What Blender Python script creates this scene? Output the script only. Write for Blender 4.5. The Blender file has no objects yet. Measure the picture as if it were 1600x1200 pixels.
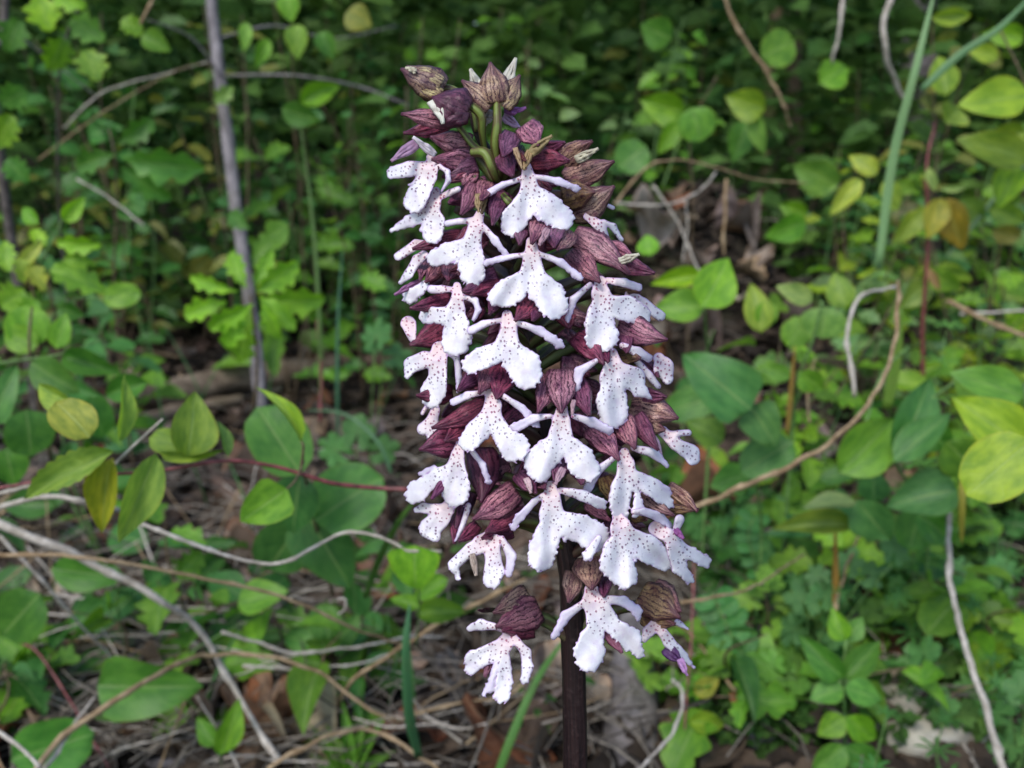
import bpy, math, random
import numpy as np
from mathutils import Vector, Matrix, noise

rnd = random.Random(7)
scene = bpy.context.scene
COL = scene.collection

# ------------------------------------------------------------------ camera, light
CAM = Vector((0.0, 0.0, 0.40))
PITCH = math.radians(15)
TH = math.tan(math.radians(29))
F_ = Vector((0, math.cos(PITCH), -math.sin(PITCH)))
U_ = Vector((0, math.sin(PITCH), math.cos(PITCH)))
R_ = Vector((1, 0, 0))
cam_data = bpy.data.cameras.new("camera")
cam = bpy.data.objects.new("camera", cam_data)
COL.objects.link(cam)
cam.location = CAM
cam.rotation_euler = (math.radians(90) - PITCH, 0, 0)
cam_data.sensor_width = 36
cam_data.lens = 18 / TH
cam_data.clip_start = 0.01
cam_data.clip_end = 200
cam_data.dof.use_dof = True
cam_data.dof.focus_distance = 0.186
cam_data.dof.aperture_fstop = 20
scene.camera = cam

SUN_EL, SUN_AZ = math.radians(50), math.radians(-150)
world = bpy.data.worlds.new("World")
scene.world = world
world.use_nodes = True
wt = world.node_tree
wt.nodes.clear()
sky = wt.nodes.new("ShaderNodeTexSky")
sky.sky_type = 'NISHITA'
sky.sun_disc = False
sky.sun_elevation = SUN_EL
sky.sun_rotation = SUN_AZ
bg = wt.nodes.new("ShaderNodeBackground")
bg.inputs['Strength'].default_value = 0.14
wo = wt.nodes.new("ShaderNodeOutputWorld")
wt.links.new(sky.outputs[0], bg.inputs[0])
wt.links.new(bg.outputs[0], wo.inputs[0])
sd = bpy.data.lights.new("sun", 'SUN')
sd.energy = 1.5
sd.angle = math.radians(22)
sd.color = (1.0, 0.96, 0.88)
sun = bpy.data.objects.new("sun", sd)
COL.objects.link(sun)
# direction towards the sun: behind and above the camera
sdir = Vector((math.sin(SUN_AZ) * math.cos(SUN_EL), math.cos(SUN_AZ) * math.cos(SUN_EL), math.sin(SUN_EL)))
sun.rotation_euler = sdir.to_track_quat('Z', 'Y').to_euler()
sun.location = (0, 0, 5)
vs = scene.view_settings
vs.view_transform = 'Standard'
vs.look = 'None'
vs.exposure = 0.84
vs.gamma = 1
scene.cycles.use_denoising = True
scene.cycles.max_bounces = 6
scene.cycles.transparent_max_bounces = 4

# ------------------------------------------------------------------ geometry helpers
def ray(px, py):
    return F_ + R_ * ((px - 800) / 800 * TH) + U_ * ((600 - py) / 800 * TH)
def P(px, py, d):
    return CAM + ray(px, py) * d
def G(px, py, z=0.0):
    r = ray(px, py)
    return CAM + r * ((z - CAM.z) / r.z)
def gd(px, py, z=0.0):
    """view depth at which the ray through (px, py) meets height z"""
    return (z - CAM.z) / ray(px, py).z
def bank(x, y):
    # low earth bank covered in dead leaves, right of the spike
    return .31 * math.exp(-((x - .30) / .17) ** 2 - ((y - 1.50) / .26) ** 2)
def gz(x, y):
    return (noise.noise(Vector((x * 2.2, y * 2.2, 0))) * 0.035 + noise.noise(Vector((x * 9, y * 9, 3))) * 0.010
            + max(0.0, y - 2.2) * 0.06 + bank(x, y))
MPP = TH / 800          # metres per photo pixel at 1 m

def mesh(name, verts, faces, mat=None, smooth=True, uvs=None):
    m = bpy.data.meshes.new(name)
    m.from_pydata([tuple(v) for v in verts], [], faces)
    if mat: m.materials.append(mat)
    if smooth: m.polygons.foreach_set('use_smooth', [True] * len(m.polygons))
    if uvs is not None:
        ul = m.uv_layers.new(name="UVMap")
        idx = np.empty(len(m.loops), dtype=np.int32); m.loops.foreach_get('vertex_index', idx)
        ul.data.foreach_set('uv', np.array(uvs, dtype=np.float32)[idx].ravel())
    m.update()
    return m

def obj(name, me, parent=None, matrix=None, color=None):
    o = bpy.data.objects.new(name, me)
    COL.objects.link(o)
    if parent is not None:
        o.parent = parent
        w = matrix if matrix is not None else Matrix.Identity(4)
        o.matrix_local = Matrix.Translation(-WLOC[parent.name]) @ w
        WLOC[o.name] = WLOC[parent.name] + o.matrix_local.translation
        # children of children only ever use translations of plain (unrotated) parents
    else:
        if matrix is not None: o.matrix_local = matrix
        WLOC[o.name] = o.matrix_local.translation.copy()
    if color is not None: o.color = (*color[:3], 1)
    return o
WLOC = {}
def tag(o, label=None, cat=None, group=None, kind=None):
    if label: o['label'] = label
    if cat: o['category'] = cat
    if group: o['group'] = group
    if kind: o['kind'] = kind
    return o
def empty(name, loc):
    o = bpy.data.objects.new(name, None)
    COL.objects.link(o)
    o.location = loc
    o.empty_display_size = 0.01
    WLOC[o.name] = Vector(loc)
    return o

def smooth_path(pts, rad, n=4):
    """Catmull-Rom through pts"""
    pts = [Vector(p) for p in pts]
    if len(pts) == 2:
        pts = [pts[0], pts[0].lerp(pts[1], .5), pts[1]]
        rad = [rad[0], (rad[0] + rad[1]) / 2, rad[1]]
    q = [pts[0] * 2 - pts[1]] + pts + [pts[-1] * 2 - pts[-2]]
    out, ro = [], []
    for i in range(len(pts) - 1):
        a, b, c, d = q[i:i + 4]
        for k in range(n):
            t = k / n
            out.append(0.5 * ((2 * b) + (c - a) * t + (2 * a - 5 * b + 4 * c - d) * t * t + (3 * b - a - 3 * c + d) * t ** 3))
            ro.append(rad[i] * (1 - t) + rad[i + 1] * t)
    out.append(pts[-1]); ro.append(rad[-1])
    return out, ro

class MB:
    def __init__(s): s.v, s.f, s.uv = [], [], []
    def tube(s, pts, rad, sides=7, n=4, rough=0.0, flat=1.0, seed=0):
        pts, rad = smooth_path(pts, rad, n)
        base = len(s.v)
        prev = Vector((0.3, 0.2, 1)).normalized()
        acc = 0
        for i, p in enumerate(pts):
            t = (pts[min(i + 1, len(pts) - 1)] - pts[max(i - 1, 0)])
            if t.length < 1e-9: t = Vector((0, 0, 1))
            t.normalize()
            if i: acc += (p - pts[i - 1]).length
            a = prev - t * prev.dot(t)
            if a.length < 1e-4: a = t.orthogonal()
            a.normalize(); prev = a
            b = t.cross(a)
            for k in range(sides):
                th = 2 * math.pi * k / sides
                r = rad[i]
                if rough:
                    r *= 1 + rough * noise.noise(Vector((seed + math.cos(th) * 1.3, math.sin(th) * 1.3, acc / (abs(rad[0]) * 4 + 1e-5))))
                s.v.append(p + a * (math.cos(th) * r) + b * (math.sin(th) * r * flat))
                s.uv.append((k / sides, acc / 0.02))
        m = len(pts)
        for i in range(m - 1):
            for k in range(sides):
                k2 = (k + 1) % sides
                s.f.append((base + i * sides + k, base + i * sides + k2, base + (i + 1) * sides + k2, base + (i + 1) * sides + k))
        s.f.append(tuple(base + k for k in range(sides))[::-1])
        s.f.append(tuple(base + (m - 1) * sides + k for k in range(sides)))
        return s
    def add(s, verts, faces, uv=None):
        b = len(s.v)
        s.v += list(verts)
        s.uv += list(uv) if uv is not None else [(0, 0)] * len(verts)
        s.f += [tuple(b + i for i in f) for f in faces]
    def build(s, name, mat, parent=None, color=None, matrix=None, smooth=True):
        return obj(name, mesh(name, s.v, s.f, mat, smooth, s.uv), parent, matrix, color)

# ------------------------------------------------------------------ materials
class NT:
    def __init__(s, name):
        s.m = bpy.data.materials.new(name); s.m.use_nodes = True
        s.t = s.m.node_tree; s.t.nodes.clear()
        s.out = s.n('ShaderNodeOutputMaterial')
    def n(s, typ, **kw):
        nd = s.t.nodes.new(typ)
        for k, v in kw.items():
            if k.startswith('_'): setattr(nd, k[1:], v)
            else:
                sock = nd.inputs[int(k[1:])] if k[0] == 'i' and k[1:].isdigit() else nd.inputs[k.replace('__', ' ')]
                if hasattr(v, 'is_output'): s.t.links.new(v, sock)
                else: sock.default_value = v
        return nd
    def math(s, op, a, b=0.0, clamp=False, c=None):
        nd = s.n('ShaderNodeMath', _operation=op, _use_clamp=clamp, i0=a, i1=b)
        if c is not None:
            if hasattr(c, 'is_output'): s.t.links.new(c, nd.inputs[2])
            else: nd.inputs[2].default_value = c
        return nd.outputs[0]
    def step(s, v, lo, hi, to0=0.0, to1=1.0):
        nd = s.n('ShaderNodeMapRange', _interpolation_type='SMOOTHSTEP', i0=v, i1=lo, i2=hi, i3=to0, i4=to1)
        return nd.outputs[0]
    def mix(s, f, a, b, mode='MIX'):
        nd = s.t.nodes.new('ShaderNodeMix'); nd.data_type = 'RGBA'; nd.blend_type = mode
        for sock, v in ((nd.inputs[0], f), (nd.inputs[6], a), (nd.inputs[7], b)):
            if hasattr(v, 'is_output'): s.t.links.new(v, sock)
            elif isinstance(v, (tuple, list)): sock.default_value = (*v[:3], 1)
            else: sock.default_value = v
        return nd.outputs[2]
    def noise(s, vec, scale, detail=3, rough=.55, dim='3D', w=None):
        nd = s.n('ShaderNodeTexNoise', Vector=vec, Scale=scale, Detail=detail, Roughness=rough)
        return nd.outputs[0]
    def scalexyz(s, vec, sc):
        return s.n('ShaderNodeVectorMath', _operation='MULTIPLY', i0=vec, i1=sc).outputs[0]
    def addv(s, a, b):
        return s.n('ShaderNodeVectorMath', _operation='ADD', i0=a, i1=b).outputs[0]
    def finish(s, col, rough=.6, spec=.3, bump=None, bstr=.3, bdist=.001, transl=0.0, tcol=None, sss=0.0):
        p = s.n('ShaderNodeBsdfPrincipled', Roughness=rough)
        p.inputs['Specular IOR Level'].default_value = spec
        if hasattr(col, 'is_output'): s.t.links.new(col, p.inputs['Base Color'])
        else: p.inputs['Base Color'].default_value = (*col, 1)
        nrm = None
        if bump is not None:
            b = s.n('ShaderNodeBump', Strength=bstr, Distance=bdist, Height=bump)
            nrm = b.outputs[0]
            s.t.links.new(nrm, p.inputs['Normal'])
        res = p.outputs[0]
        if transl:
            tr = s.n('ShaderNodeBsdfTranslucent')
            tc = tcol if tcol is not None else col
            if hasattr(tc, 'is_output'): s.t.links.new(tc, tr.inputs[0])
            else: tr.inputs[0].default_value = (*tc, 1)
            if nrm: s.t.links.new(nrm, tr.inputs[1])
            mx = s.n('ShaderNodeMixShader', i0=transl, i1=res, i2=tr.outputs[0])
            res = mx.outputs[0]
        s.t.links.new(res, s.out.inputs[0])
        return s.m

def leaf_mat(name, gloss=.45, rib=(.30, .42, .14), ribs=.35, transl=.3, dry=False):
    t = NT(name)
    oi = t.n('ShaderNodeObjectInfo')
    uv = t.n('ShaderNodeUVMap').outputs[0]
    sep = t.n('ShaderNodeSeparateXYZ', i0=uv)
    u, v = sep.outputs[0], sep.outputs[1]
    geo = t.n('ShaderNodeNewGeometry')
    au = t.math('ABSOLUTE', u)
    mid = t.step(au, .02, .075, 1, 0)
    # side veins sweep forward from the midrib
    sv = t.math('FRACT', t.math('MULTIPLY', t.math('SUBTRACT', v, t.math('MULTIPLY', au, .28)), 7.0))
    side = t.step(t.math('ABSOLUTE', t.math('SUBTRACT', sv, .5)), .02, .13, 1, 0)
    tc = t.n('ShaderNodeTexCoord').outputs['Object']
    rv = t.n('ShaderNodeCombineXYZ', i0=t.math('MULTIPLY', oi.outputs['Random'], 50.0), i1=t.math('MULTIPLY', oi.outputs['Random'], 31.0)).outputs[0]
    off = t.addv(tc, rv)
    nz = t.noise(off, 3.5, 4)
    nf = t.noise(off, 16, 3)
    vein = t.math('MAXIMUM', mid, t.math('MULTIPLY', side, .16))
    c0 = oi.outputs['Color']
    dark = t.mix(1.0, c0, (.72, .8, .75) if not dry else (.5, .45, .42), 'MULTIPLY')
    lite = t.mix(1.0, c0, (1.3, 1.18, 1.1) if not dry else (1.4, 1.35, 1.3), 'MULTIPLY')
    c = t.mix(t.step(nz, .32, .68), dark, lite)
    c = t.mix(t.math('MULTIPLY', t.step(nf, .62, .75), .35 if not dry else .6), c, (.16, .12, .03) if not dry else (.05, .03, .015))
    c = t.mix(t.math('MULTIPLY', vein, ribs), c, rib)
    # leaf margins brown or yellow a little
    c = t.mix(t.math('MULTIPLY', t.step(au, .86, 1.0), .35), c, t.mix(1.0, c0, (1.6, 1.0, .6), 'MULTIPLY'))
    # paler underside
    c = t.mix(t.math('MULTIPLY', geo.outputs['Backfacing'], .35), c, t.mix(.5, c0, (.20, .30, .14) if not dry else (.3, .25, .2)))
    h = t.math('ADD', t.math('MULTIPLY', vein, -.6), t.math('MULTIPLY', nf, .5))
    trc = t.mix(1.0, c, (1.25, 1.35, .55) if not dry else (1, .8, .5), 'MULTIPLY')
    return t.finish(c, gloss, .35 if not dry else .15, h, .35, .0012, transl, trc)
M = {}
M['leaf'] = leaf_mat('leaf_green', transl=.38)
M['leaf_dry'] = leaf_mat('leaf_dead', .8, (.34, .25, .15), .4, .12, True)

def bark_mat(name, a, b, c=None, scale=(60, 60, 12), rough=.85):
    t = NT(name)
    tc = t.n('ShaderNodeTexCoord').outputs['Object']
    oi = t.n('ShaderNodeObjectInfo')
    rv = t.n('ShaderNodeCombineXYZ', i0=t.math('MULTIPLY', oi.outputs['Random'], 9.0)).outputs[0]
    q = t.addv(tc, rv)
    n1 = t.noise(t.scalexyz(q, scale), 1.0, 5, .65)
    n2 = t.noise(q, scale[0] * 4, 4)
    n3 = t.noise(q, 14, 2)
    col = t.mix(t.step(n1, .35, .65), a, b)
    col = t.mix(t.math('MULTIPLY', t.step(n2, .5, .7), .5), col, c or a)
    col = t.mix(t.math('MULTIPLY', t.step(n3, .5, .7), .35), col, (.09, .085, .05))
    return t.finish(col, rough, .15, t.math('ADD', n1, t.math('MULTIPLY', n2, .4)), .7, .002)
M['bark_grey'] = bark_mat('bark_grey', (.13, .115, .12), (.27, .245, .25), (.08, .07, .07), (90, 90, 30))
M['stump'] = bark_mat('stump_wood', (.085, .075, .075), (.20, .18, .18), (.05, .045, .045), (60, 60, 25))
M['rotten_wood'] = bark_mat('rotten_wood', (.11, .08, .055), (.26, .20, .145), (.09, .065, .045), (20, 60, 60))
M['bark_brown'] = bark_mat('bark_brown', (.10, .07, .045), (.22, .17, .12), (.05, .035, .02), (20, 60, 60))
M['wood_pale'] = bark_mat('dead_stem_pale', (.32, .28, .235), (.54, .49, .43), (.16, .12, .08), (120, 120, 120))
M['wood_tan'] = bark_mat('dead_stem_tan', (.20, .13, .07), (.38, .28, .17), (.10, .06, .03), (120, 120, 120))
M['wood_dark'] = bark_mat('dead_stem_dark', (.06, .05, .045), (.14, .12, .11), (.03, .025, .02), (120, 120, 120))

def plain(name, col, rough=.5, spec=.3, sc=200, var=.35, transl=0, bstr=.3):
    t = NT(name)
    tc = t.n('ShaderNodeTexCoord').outputs['Object']
    n1 = t.noise(tc, sc, 4)
    c = t.mix(t.step(n1, .35, .65), tuple(x * (1 - var) for x in col), tuple(min(1, x * (1 + var)) for x in col))
    return t.finish(c, rough, spec, n1, bstr, .0008, transl)
M['stem_green'] = plain('stem_green', (.10, .19, .05), .5, .3, 300)
M['stem_red'] = plain('stem_red', (.17, .045, .045), .4, .4, 300)
M['stem_brown'] = plain('stem_brown', (.10, .07, .04), .6, .3, 300)
M['soil'] = None
def soil():
    t = NT('soil')
    tc = t.n('ShaderNodeTexCoord').outputs['Object']
    n1 = t.noise(tc, 6, 6, .6); n2 = t.noise(tc, 60, 6, .7)
    vo = t.n('ShaderNodeTexVoronoi', Vector=tc, Scale=45.0)
    c = t.mix(t.step(n1, .35, .65), (.012, .009, .007), (.035, .027, .021))
    c = t.mix(t.step(n2, .45, .7), c, (.10, .078, .06))
    c = t.mix(t.math('MULTIPLY', t.step(n1, .55, .7), .4), c, (.03, .05, .015))
    return t.finish(c, .95, .1, t.math('ADD', n2, t.math('MULTIPLY', vo.outputs[0], .5)), 1.0, .012)
M['soil'] = soil()
def litter_mat(name, a, b, rough=.85, transl=0.1):
    t = NT(name)
    uv = t.n('ShaderNodeUVMap').outputs[0]
    sep = t.n('ShaderNodeSeparateXYZ', i0=uv)
    c = t.mix(sep.outputs[0], a, b)
    nz = t.noise(t.n('ShaderNodeTexCoord').outputs['Object'], 150, 3)
    c = t.mix(t.step(nz, .35, .7), t.mix(1.0, c, (.6, .6, .6), 'MULTIPLY'), c)
    return t.finish(c, rough, .2, nz, .4, .001, transl)
M['litter'] = litter_mat('leaf_litter', (.02, .015, .012), (.12, .085, .06))
M['undergrowth'] = litter_mat('undergrowth_leaf', (.035, .115, .03), (.17, .31, .06), .5, .35)
M['grass'] = litter_mat('grass', (.05, .14, .04), (.20, .30, .09), .5, .3)
M['dead_grass'] = litter_mat('dead_grass', (.05, .04, .034), (.30, .26, .21), .8, .1)
M['stone'] = bark_mat('stone', (.30, .27, .22), (.48, .45, .38), (.2, .19, .16), (25, 25, 25), .9)

# --- flower materials
def lip_mat():
    t = NT('orchid_lip')
    uv = t.n('ShaderNodeUVMap').outputs[0]                      # photo-pixel scale / 100, own origin per flower
    at = t.n('ShaderNodeAttribute', _attribute_name='lipdata')  # r: distance from the edge, g: distance from the throat, b: distance to an arm
    sp = t.n('ShaderNodeSeparateColor', i0=at.outputs['Color'])
    edge, thr, arm = sp.outputs[0], sp.outputs[1], sp.outputs[2]
    wob = t.noise(uv, 14, 2)
    uvw = t.addv(uv, t.n('ShaderNodeCombineXYZ', i0=t.math('MULTIPLY', wob, .03), i1=t.math('MULTIPLY', wob, .06)).outputs[0])
    v1 = t.n('ShaderNodeTexVoronoi', Vector=uvw, Scale=14.5, Randomness=.95, _voronoi_dimensions='2D')
    sz = t.n('ShaderNodeSeparateColor', i0=v1.outputs['Color'])
    rad = t.math('ADD', .12, t.math('MULTIPLY', sz.outputs[0], .14))
    dot = t.step(t.math('SUBTRACT', v1.outputs['Distance'], rad), -.06, .05, 1, 0)
    keep = t.math('GREATER_THAN', sz.outputs[1], .16)
    zone = t.step(t.math('ADD', thr, t.math('MULTIPLY', sz.outputs[2], .35)), .58, .98, 1, 0)
    zone = t.math('MULTIPLY', zone, t.step(t.math('MULTIPLY', arm, t.step(thr, .15, .42)), .25, .8, 1, .12))
    inside = t.step(edge, .025, .05)
    dot = t.math('MULTIPLY', t.math('MULTIPLY', dot, keep), t.math('MULTIPLY', zone, inside))
    n1 = t.noise(uv, 9, 4)
    n2 = t.noise(uv, 55, 3)
    base = t.mix(t.step(n1, .35, .7), (.82, .78, .84), (.91, .89, .92))
    base = t.mix(t.step(thr, .0, .5, .75, 0), base, (.80, .58, .58))
    base = t.mix(t.math('MULTIPLY', t.step(n2, .5, .75), .12), base, (.66, .56, .72))
    # lilac rim, patchy
    rim = t.math('MULTIPLY', t.step(t.math('ADD', edge, t.math('MULTIPLY', n1, .06)), .04, .13, 1, 0), .85)
    base = t.mix(rim, base, (.56, .36, .66))
    base = t.mix(t.math('MULTIPLY', t.step(t.noise(uv, 5, 3), .5, .68), .30), base, (.70, .56, .76))
    base = t.mix(t.math('MULTIPLY', t.math('MULTIPLY', arm, t.step(thr, .25, .6)), .38), base, (.55, .42, .70))
    red = t.mix(t.step(thr, .15, .5), (.34, .03, .12), (.13, .035, .13))
    geo = t.n('ShaderNodeNewGeometry')
    col = t.mix(t.math('MULTIPLY', dot, .8), base, red)
    h = t.math('ADD', t.math('MULTIPLY', dot, 1.0), t.math('MULTIPLY', n2, .5))
    return t.finish(col, .55, .3, h, .5, .0003, .22)
M['lip'] = lip_mat()
def sepal_mat():
    t = NT('orchid_sepal')
    uv = t.n('ShaderNodeUVMap').outputs[0]
    oi = t.n('ShaderNodeObjectInfo')
    sep = t.n('ShaderNodeSeparateXYZ', i0=uv)
    u, v = sep.outputs[0], sep.outputs[1]
    ro = t.n('ShaderNodeCombineXYZ', i0=t.math('MULTIPLY', oi.outputs['Random'], 17.0), i2=t.math('MULTIPLY', oi.outputs['Random'], 5.0)).outputs[0]
    q = t.addv(uv, ro)
    w1 = t.noise(t.scalexyz(q, (1.5, 3.2, 1)), 1.0, 4, .7)
    w2 = t.noise(t.scalexyz(q, (9, 22, 1)), 1.0, 4, .7)
    s = t.math('ADD', t.math('MULTIPLY', u, 3.4), t.math('MULTIPLY', w1, 3.0))
    l1 = t.math('ABSOLUTE', t.math('SUBTRACT', t.math('FRACT', s), .5))
    wd = t.math('MULTIPLY_ADD', w2, .30, c=-.02)
    vein = t.math('MULTIPLY', t.step(t.math('SUBTRACT', l1, wd), -.045, .035, 1, 0), t.step(t.noise(t.scalexyz(q, (2.5, 6, 1)), 1.0, 3), .36, .52, .45, 1))
    s2 = t.math('ADD', t.math('MULTIPLY', u, 6.0), t.math('MULTIPLY', w1, 9.0))
    l2 = t.math('ABSOLUTE', t.math('SUBTRACT', t.math('FRACT', s2), .5))
    fine = t.math('MULTIPLY', t.step(l2, .03, .16, 1, 0), t.step(w2, .4, .55))
    speck = t.n('ShaderNodeTexVoronoi', Vector=t.scalexyz(q, (13, 30, 1)), Scale=1.0)
    sk = t.step(speck.outputs['Distance'], .22, .42, 1, 0)
    pale = t.mix(.6, oi.outputs['Color'], t.mix(1.0, oi.outputs['Color'], (1.9, 1.7, 1.35), 'MULTIPLY'))
    base = t.mix(t.step(w1, .3, .7), pale, t.mix(1.0, oi.outputs['Color'], (.50, .28, .40), 'MULTIPLY'))
    base = t.mix(t.step(v, .55, 1.0, 0, .8), base, (.10, .018, .05))
    base = t.mix(t.math('MULTIPLY', t.step(t.math('ABSOLUTE', u), .75, 1.0), .6), base, (.075, .014, .04))
    col = t.mix(t.math('MULTIPLY', fine, .75), base, (.055, .012, .032))
    col = t.mix(t.math('MULTIPLY', sk, .6), col, (.07, .015, .04))
    col = t.mix(t.math('MULTIPLY', vein, .88), col, (.035, .006, .022))
    h = t.math('ADD', t.math('MULTIPLY', vein, -1.0), t.math('MULTIPLY', w2, .6))
    return t.finish(col, .34, .45, h, .45, .0005, .16)
M['sepal'] = sepal_mat()
def petal_mat():
    t = NT('orchid_petal')
    tc = t.n('ShaderNodeTexCoord').outputs['Object']
    oi = t.n('ShaderNodeObjectInfo')
    n1 = t.noise(tc, 500, 4)
    c = t.mix(t.step(n1, .3, .7), t.mix(1.0, oi.outputs['Color'], (.75, .7, .72), 'MULTIPLY'), oi.outputs['Color'])
    return t.finish(c, .5, .3, n1, .4, .0004, .2)
M['petal'] = petal_mat()
def ovary_mat():
    t = NT('orchid_ovary')
    oi = t.n('ShaderNodeObjectInfo')
    uv = t.n('ShaderNodeUVMap').outputs[0]
    sep = t.n('ShaderNodeSeparateXYZ', i0=uv)
    rib = t.math('ABSOLUTE', t.math('SUBTRACT', t.math('FRACT', t.math('ADD', t.math('MULTIPLY', sep.outputs[0], 3.0), t.math('MULTIPLY', sep.outputs[1], .5))), .5))
    n1 = t.noise(t.n('ShaderNodeTexCoord').outputs['Object'], 260, 4)
    c = t.mix(t.step(rib, .08, .3), t.mix(1.0, oi.outputs['Color'], (.5, .3, .4), 'MULTIPLY'), oi.outputs['Color'])
    c = t.mix(t.math('MULTIPLY', t.step(n1, .5, .65), .5), c, (.10, .03, .04))
    return t.finish(c, .45, .35, rib, .5, .0006, .1)
M['ovary'] = ovary_mat()
def ostem():
    t = NT('orchid_stem')
    uv = t.n('ShaderNodeUVMap').outputs[0]
    tc = t.n('ShaderNodeTexCoord').outputs['Object']
    rib = t.noise(t.scalexyz(uv, (22, .6, 1)), 1.0, 3)
    n1 = t.noise(tc, 700, 3)
    c = t.mix(t.step(rib, .35, .65), (.007, .003, .004), (.022, .010, .010))
    c = t.mix(t.math('MULTIPLY', t.step(n1, .55, .7), .4), c, (.05, .03, .03))
    return t.finish(c, .5, .3, t.math('ADD', rib, t.math('MULTIPLY', n1, .3)), .6, .0008)
M['ostem'] = ostem()

# ------------------------------------------------------------------ ground
def build_ground():
    xs = np.concatenate([np.linspace(-30, -3, 16), np.linspace(-2.8, 2.8, 150), np.linspace(3, 30, 16)])
    ys = np.concatenate([np.linspace(-6, -.4, 14), np.linspace(-.3, 4.5, 150), np.linspace(4.8, 60, 26)])
    v, f = [], []
    for y in ys:
        for x in xs:
            v.append((x, y, gz(x, y)))
    nx = len(xs)
    for j in range(len(ys) - 1):
        for i in range(nx - 1):
            a = j * nx + i
            f.append((a, a + 1, a + nx + 1, a + nx))
    o = obj('ground', mesh('ground', v, f, M['soil']))
    tag(o, kind='structure')
build_ground()

# ------------------------------------------------------------------ leaf templates (unit length, half width 1 at scale.x = half width)
def leaf_template(name, wfun, segs=10, fold=.18, droop=.22, wave=.03, cols=(-1, -.5, 0, .5, 1), asym=0, mat='leaf', seed=0, petiole=.0):
    """wfun(v) -> half width relative to 1; x is half-width units, y length, z in length units."""
    rv = random.Random(seed)
    verts, uvs, faces = [], [], []
    nc = len(cols)
    for j in range(segs + 1):
        v = j / segs
        w = wfun(v)
        for u in cols:
            x = u * w
            y = v + abs(u) * 0.0
            z = fold * abs(x) * .5 - droop * v * v + wave * math.sin(v * 9 + seed * 2 + u * 3) * abs(u)
            verts.append((x, y, z)); uvs.append((u, v))
    for j in range(segs):
        for i in range(nc - 1):
            a = j * nc + i
            faces.append((a, a + 1, a + nc + 1, a + nc))
    return mesh(name, verts, faces, M[mat], True, uvs)
def w_ovate(v, p=.75, q=.9):
    return max(0.0, math.sin(math.pi * v ** p)) ** q
def lobed(v, n=3.5, depth=.42, base=None):
    e = (base or w_ovate)(v)
    s = abs(((v * n) % 1) * 2 - 1)
    return e * (1 - depth * (1 - s ** .7)) + (.02 if v < .97 else 0)
def w_heart(v): return min(1, (v * 7) ** .5) * max(0, 1 - v ** 2.3) ** .8 if v > 0 else .05
def w_round(v): return max(0, 1 - (2 * v - 1) ** 2) ** .5
def w_lance(v): return max(0, math.sin(math.pi * v ** .7)) ** .8
T = {}
for k in range(3):
    T['ovate%d' % k] = leaf_template('leaf', lambda v: w_ovate(v), 10, .2 + .15 * k, .12 + .14 * k, .025, seed=k)
    T['heart%d' % k] = leaf_template('leaf', w_heart, 10, .25, .1 + .12 * k, .03, seed=k + 3)
    T['round%d' % k] = leaf_template('leaf', w_round, 10, .15, .08 + .12 * k, .03, seed=k + 6)
    T['oak%d' % k] = leaf_template('leaf', lambda v, k=k: lobed(v, 3.4 + .4 * k, .55, lambda v: max(0, math.sin(math.pi * v ** 1.35)) ** .7 + .03), 26, .3, .2 + .15 * k, .03, seed=k + 9)
    T['haw%d' % k] = leaf_template('leaf', lambda v, k=k: lobed(v, 3.0 + .5 * k, .5, lambda v: max(0, math.sin(math.pi * v ** .9)) ** .6), 24, .3, .15 + .1 * k, .03, seed=k + 12)
    T['lance%d' % k] = leaf_template('leaf', w_lance, 8, .4, .2 + .2 * k, .02, seed=k + 15)
    T['serr%d' % k] = leaf_template('leaf', lambda v: lobed(v, 9, .16, w_ovate), 36, .3, .15 + .12 * k, .03, seed=k + 18)
    T['dead%d' % k] = leaf_template('fallen_leaf', lambda v, k=k: lobed(v, 3.2 + .6 * k, .5, lambda v: max(0, math.sin(math.pi * v ** 1.25)) ** .7 + .03), 22, 1.1 - .8 * k, .6 - .5 * k, .13, seed=k + 21, mat='leaf_dry')
    T['deadov%d' % k] = leaf_template('fallen_leaf', w_ovate, 12, 1.3 - 1.0 * k, .5 - .5 * k, .16, seed=k + 25, mat='leaf_dry')
def palm_leaf(name, seed, nl=5, cut=.38):
    """rounded leaf cut into toothed lobes that fan out from its base (cranesbill, buttercup)"""
    v, f, uv = [(0, .45, 0)], [], [(0, .5)]
    n = 60
    for i in range(n):
        a = -math.pi * .93 + 2 * math.pi * .93 * i / (n - 1)
        s = abs(math.cos(nl * a / 2 + .0))
        r = .55 * (1 - cut * (1 - s ** .5)) * (1 + .05 * math.cos(a * nl * 3))
        x = math.sin(a) * r * 2; y = .45 + math.cos(a) * r
        v.append((x * .92, y, .10 * s - .25 * r * r + .04 * math.sin(a * 3 + seed))); uv.append((math.sin(a * 2.5) * .9, .5 + .4 * s))
        if i: f.append((0, i, i + 1))
    # centre ring for smoother shading is not needed at this size
    return mesh(name, v, f, M['leaf'], True, uv)
for k in range(3): T['palm%d' % k] = palm_leaf('leaf', k, 5 + 2 * (k % 2), .34 + .1 * k)

def leaf_matrix(B, Tp, hw, roll=0.0, facing=None):
    """place a template from base point B to tip point Tp, half width hw (metres)"""
    L = Tp - B; ln = L.length; y = L / ln
    view = (facing if facing is not None else (CAM - (B + Tp) / 2)).normalized()
    x = y.cross(view)
    if x.length < 1e-3: x = y.orthogonal()
    x.normalize()
    x = Matrix.Rotation(roll, 3, y) @ x
    z = x.cross(y)
    m = Matrix(((x.x * hw, y.x * ln, z.x * ln, B.x), (x.y * hw, y.y * ln, z.y * ln, B.y), (x.z * hw, y.z * ln, z.z * ln, B.z), (0, 0, 0, 1)))
    return m

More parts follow.
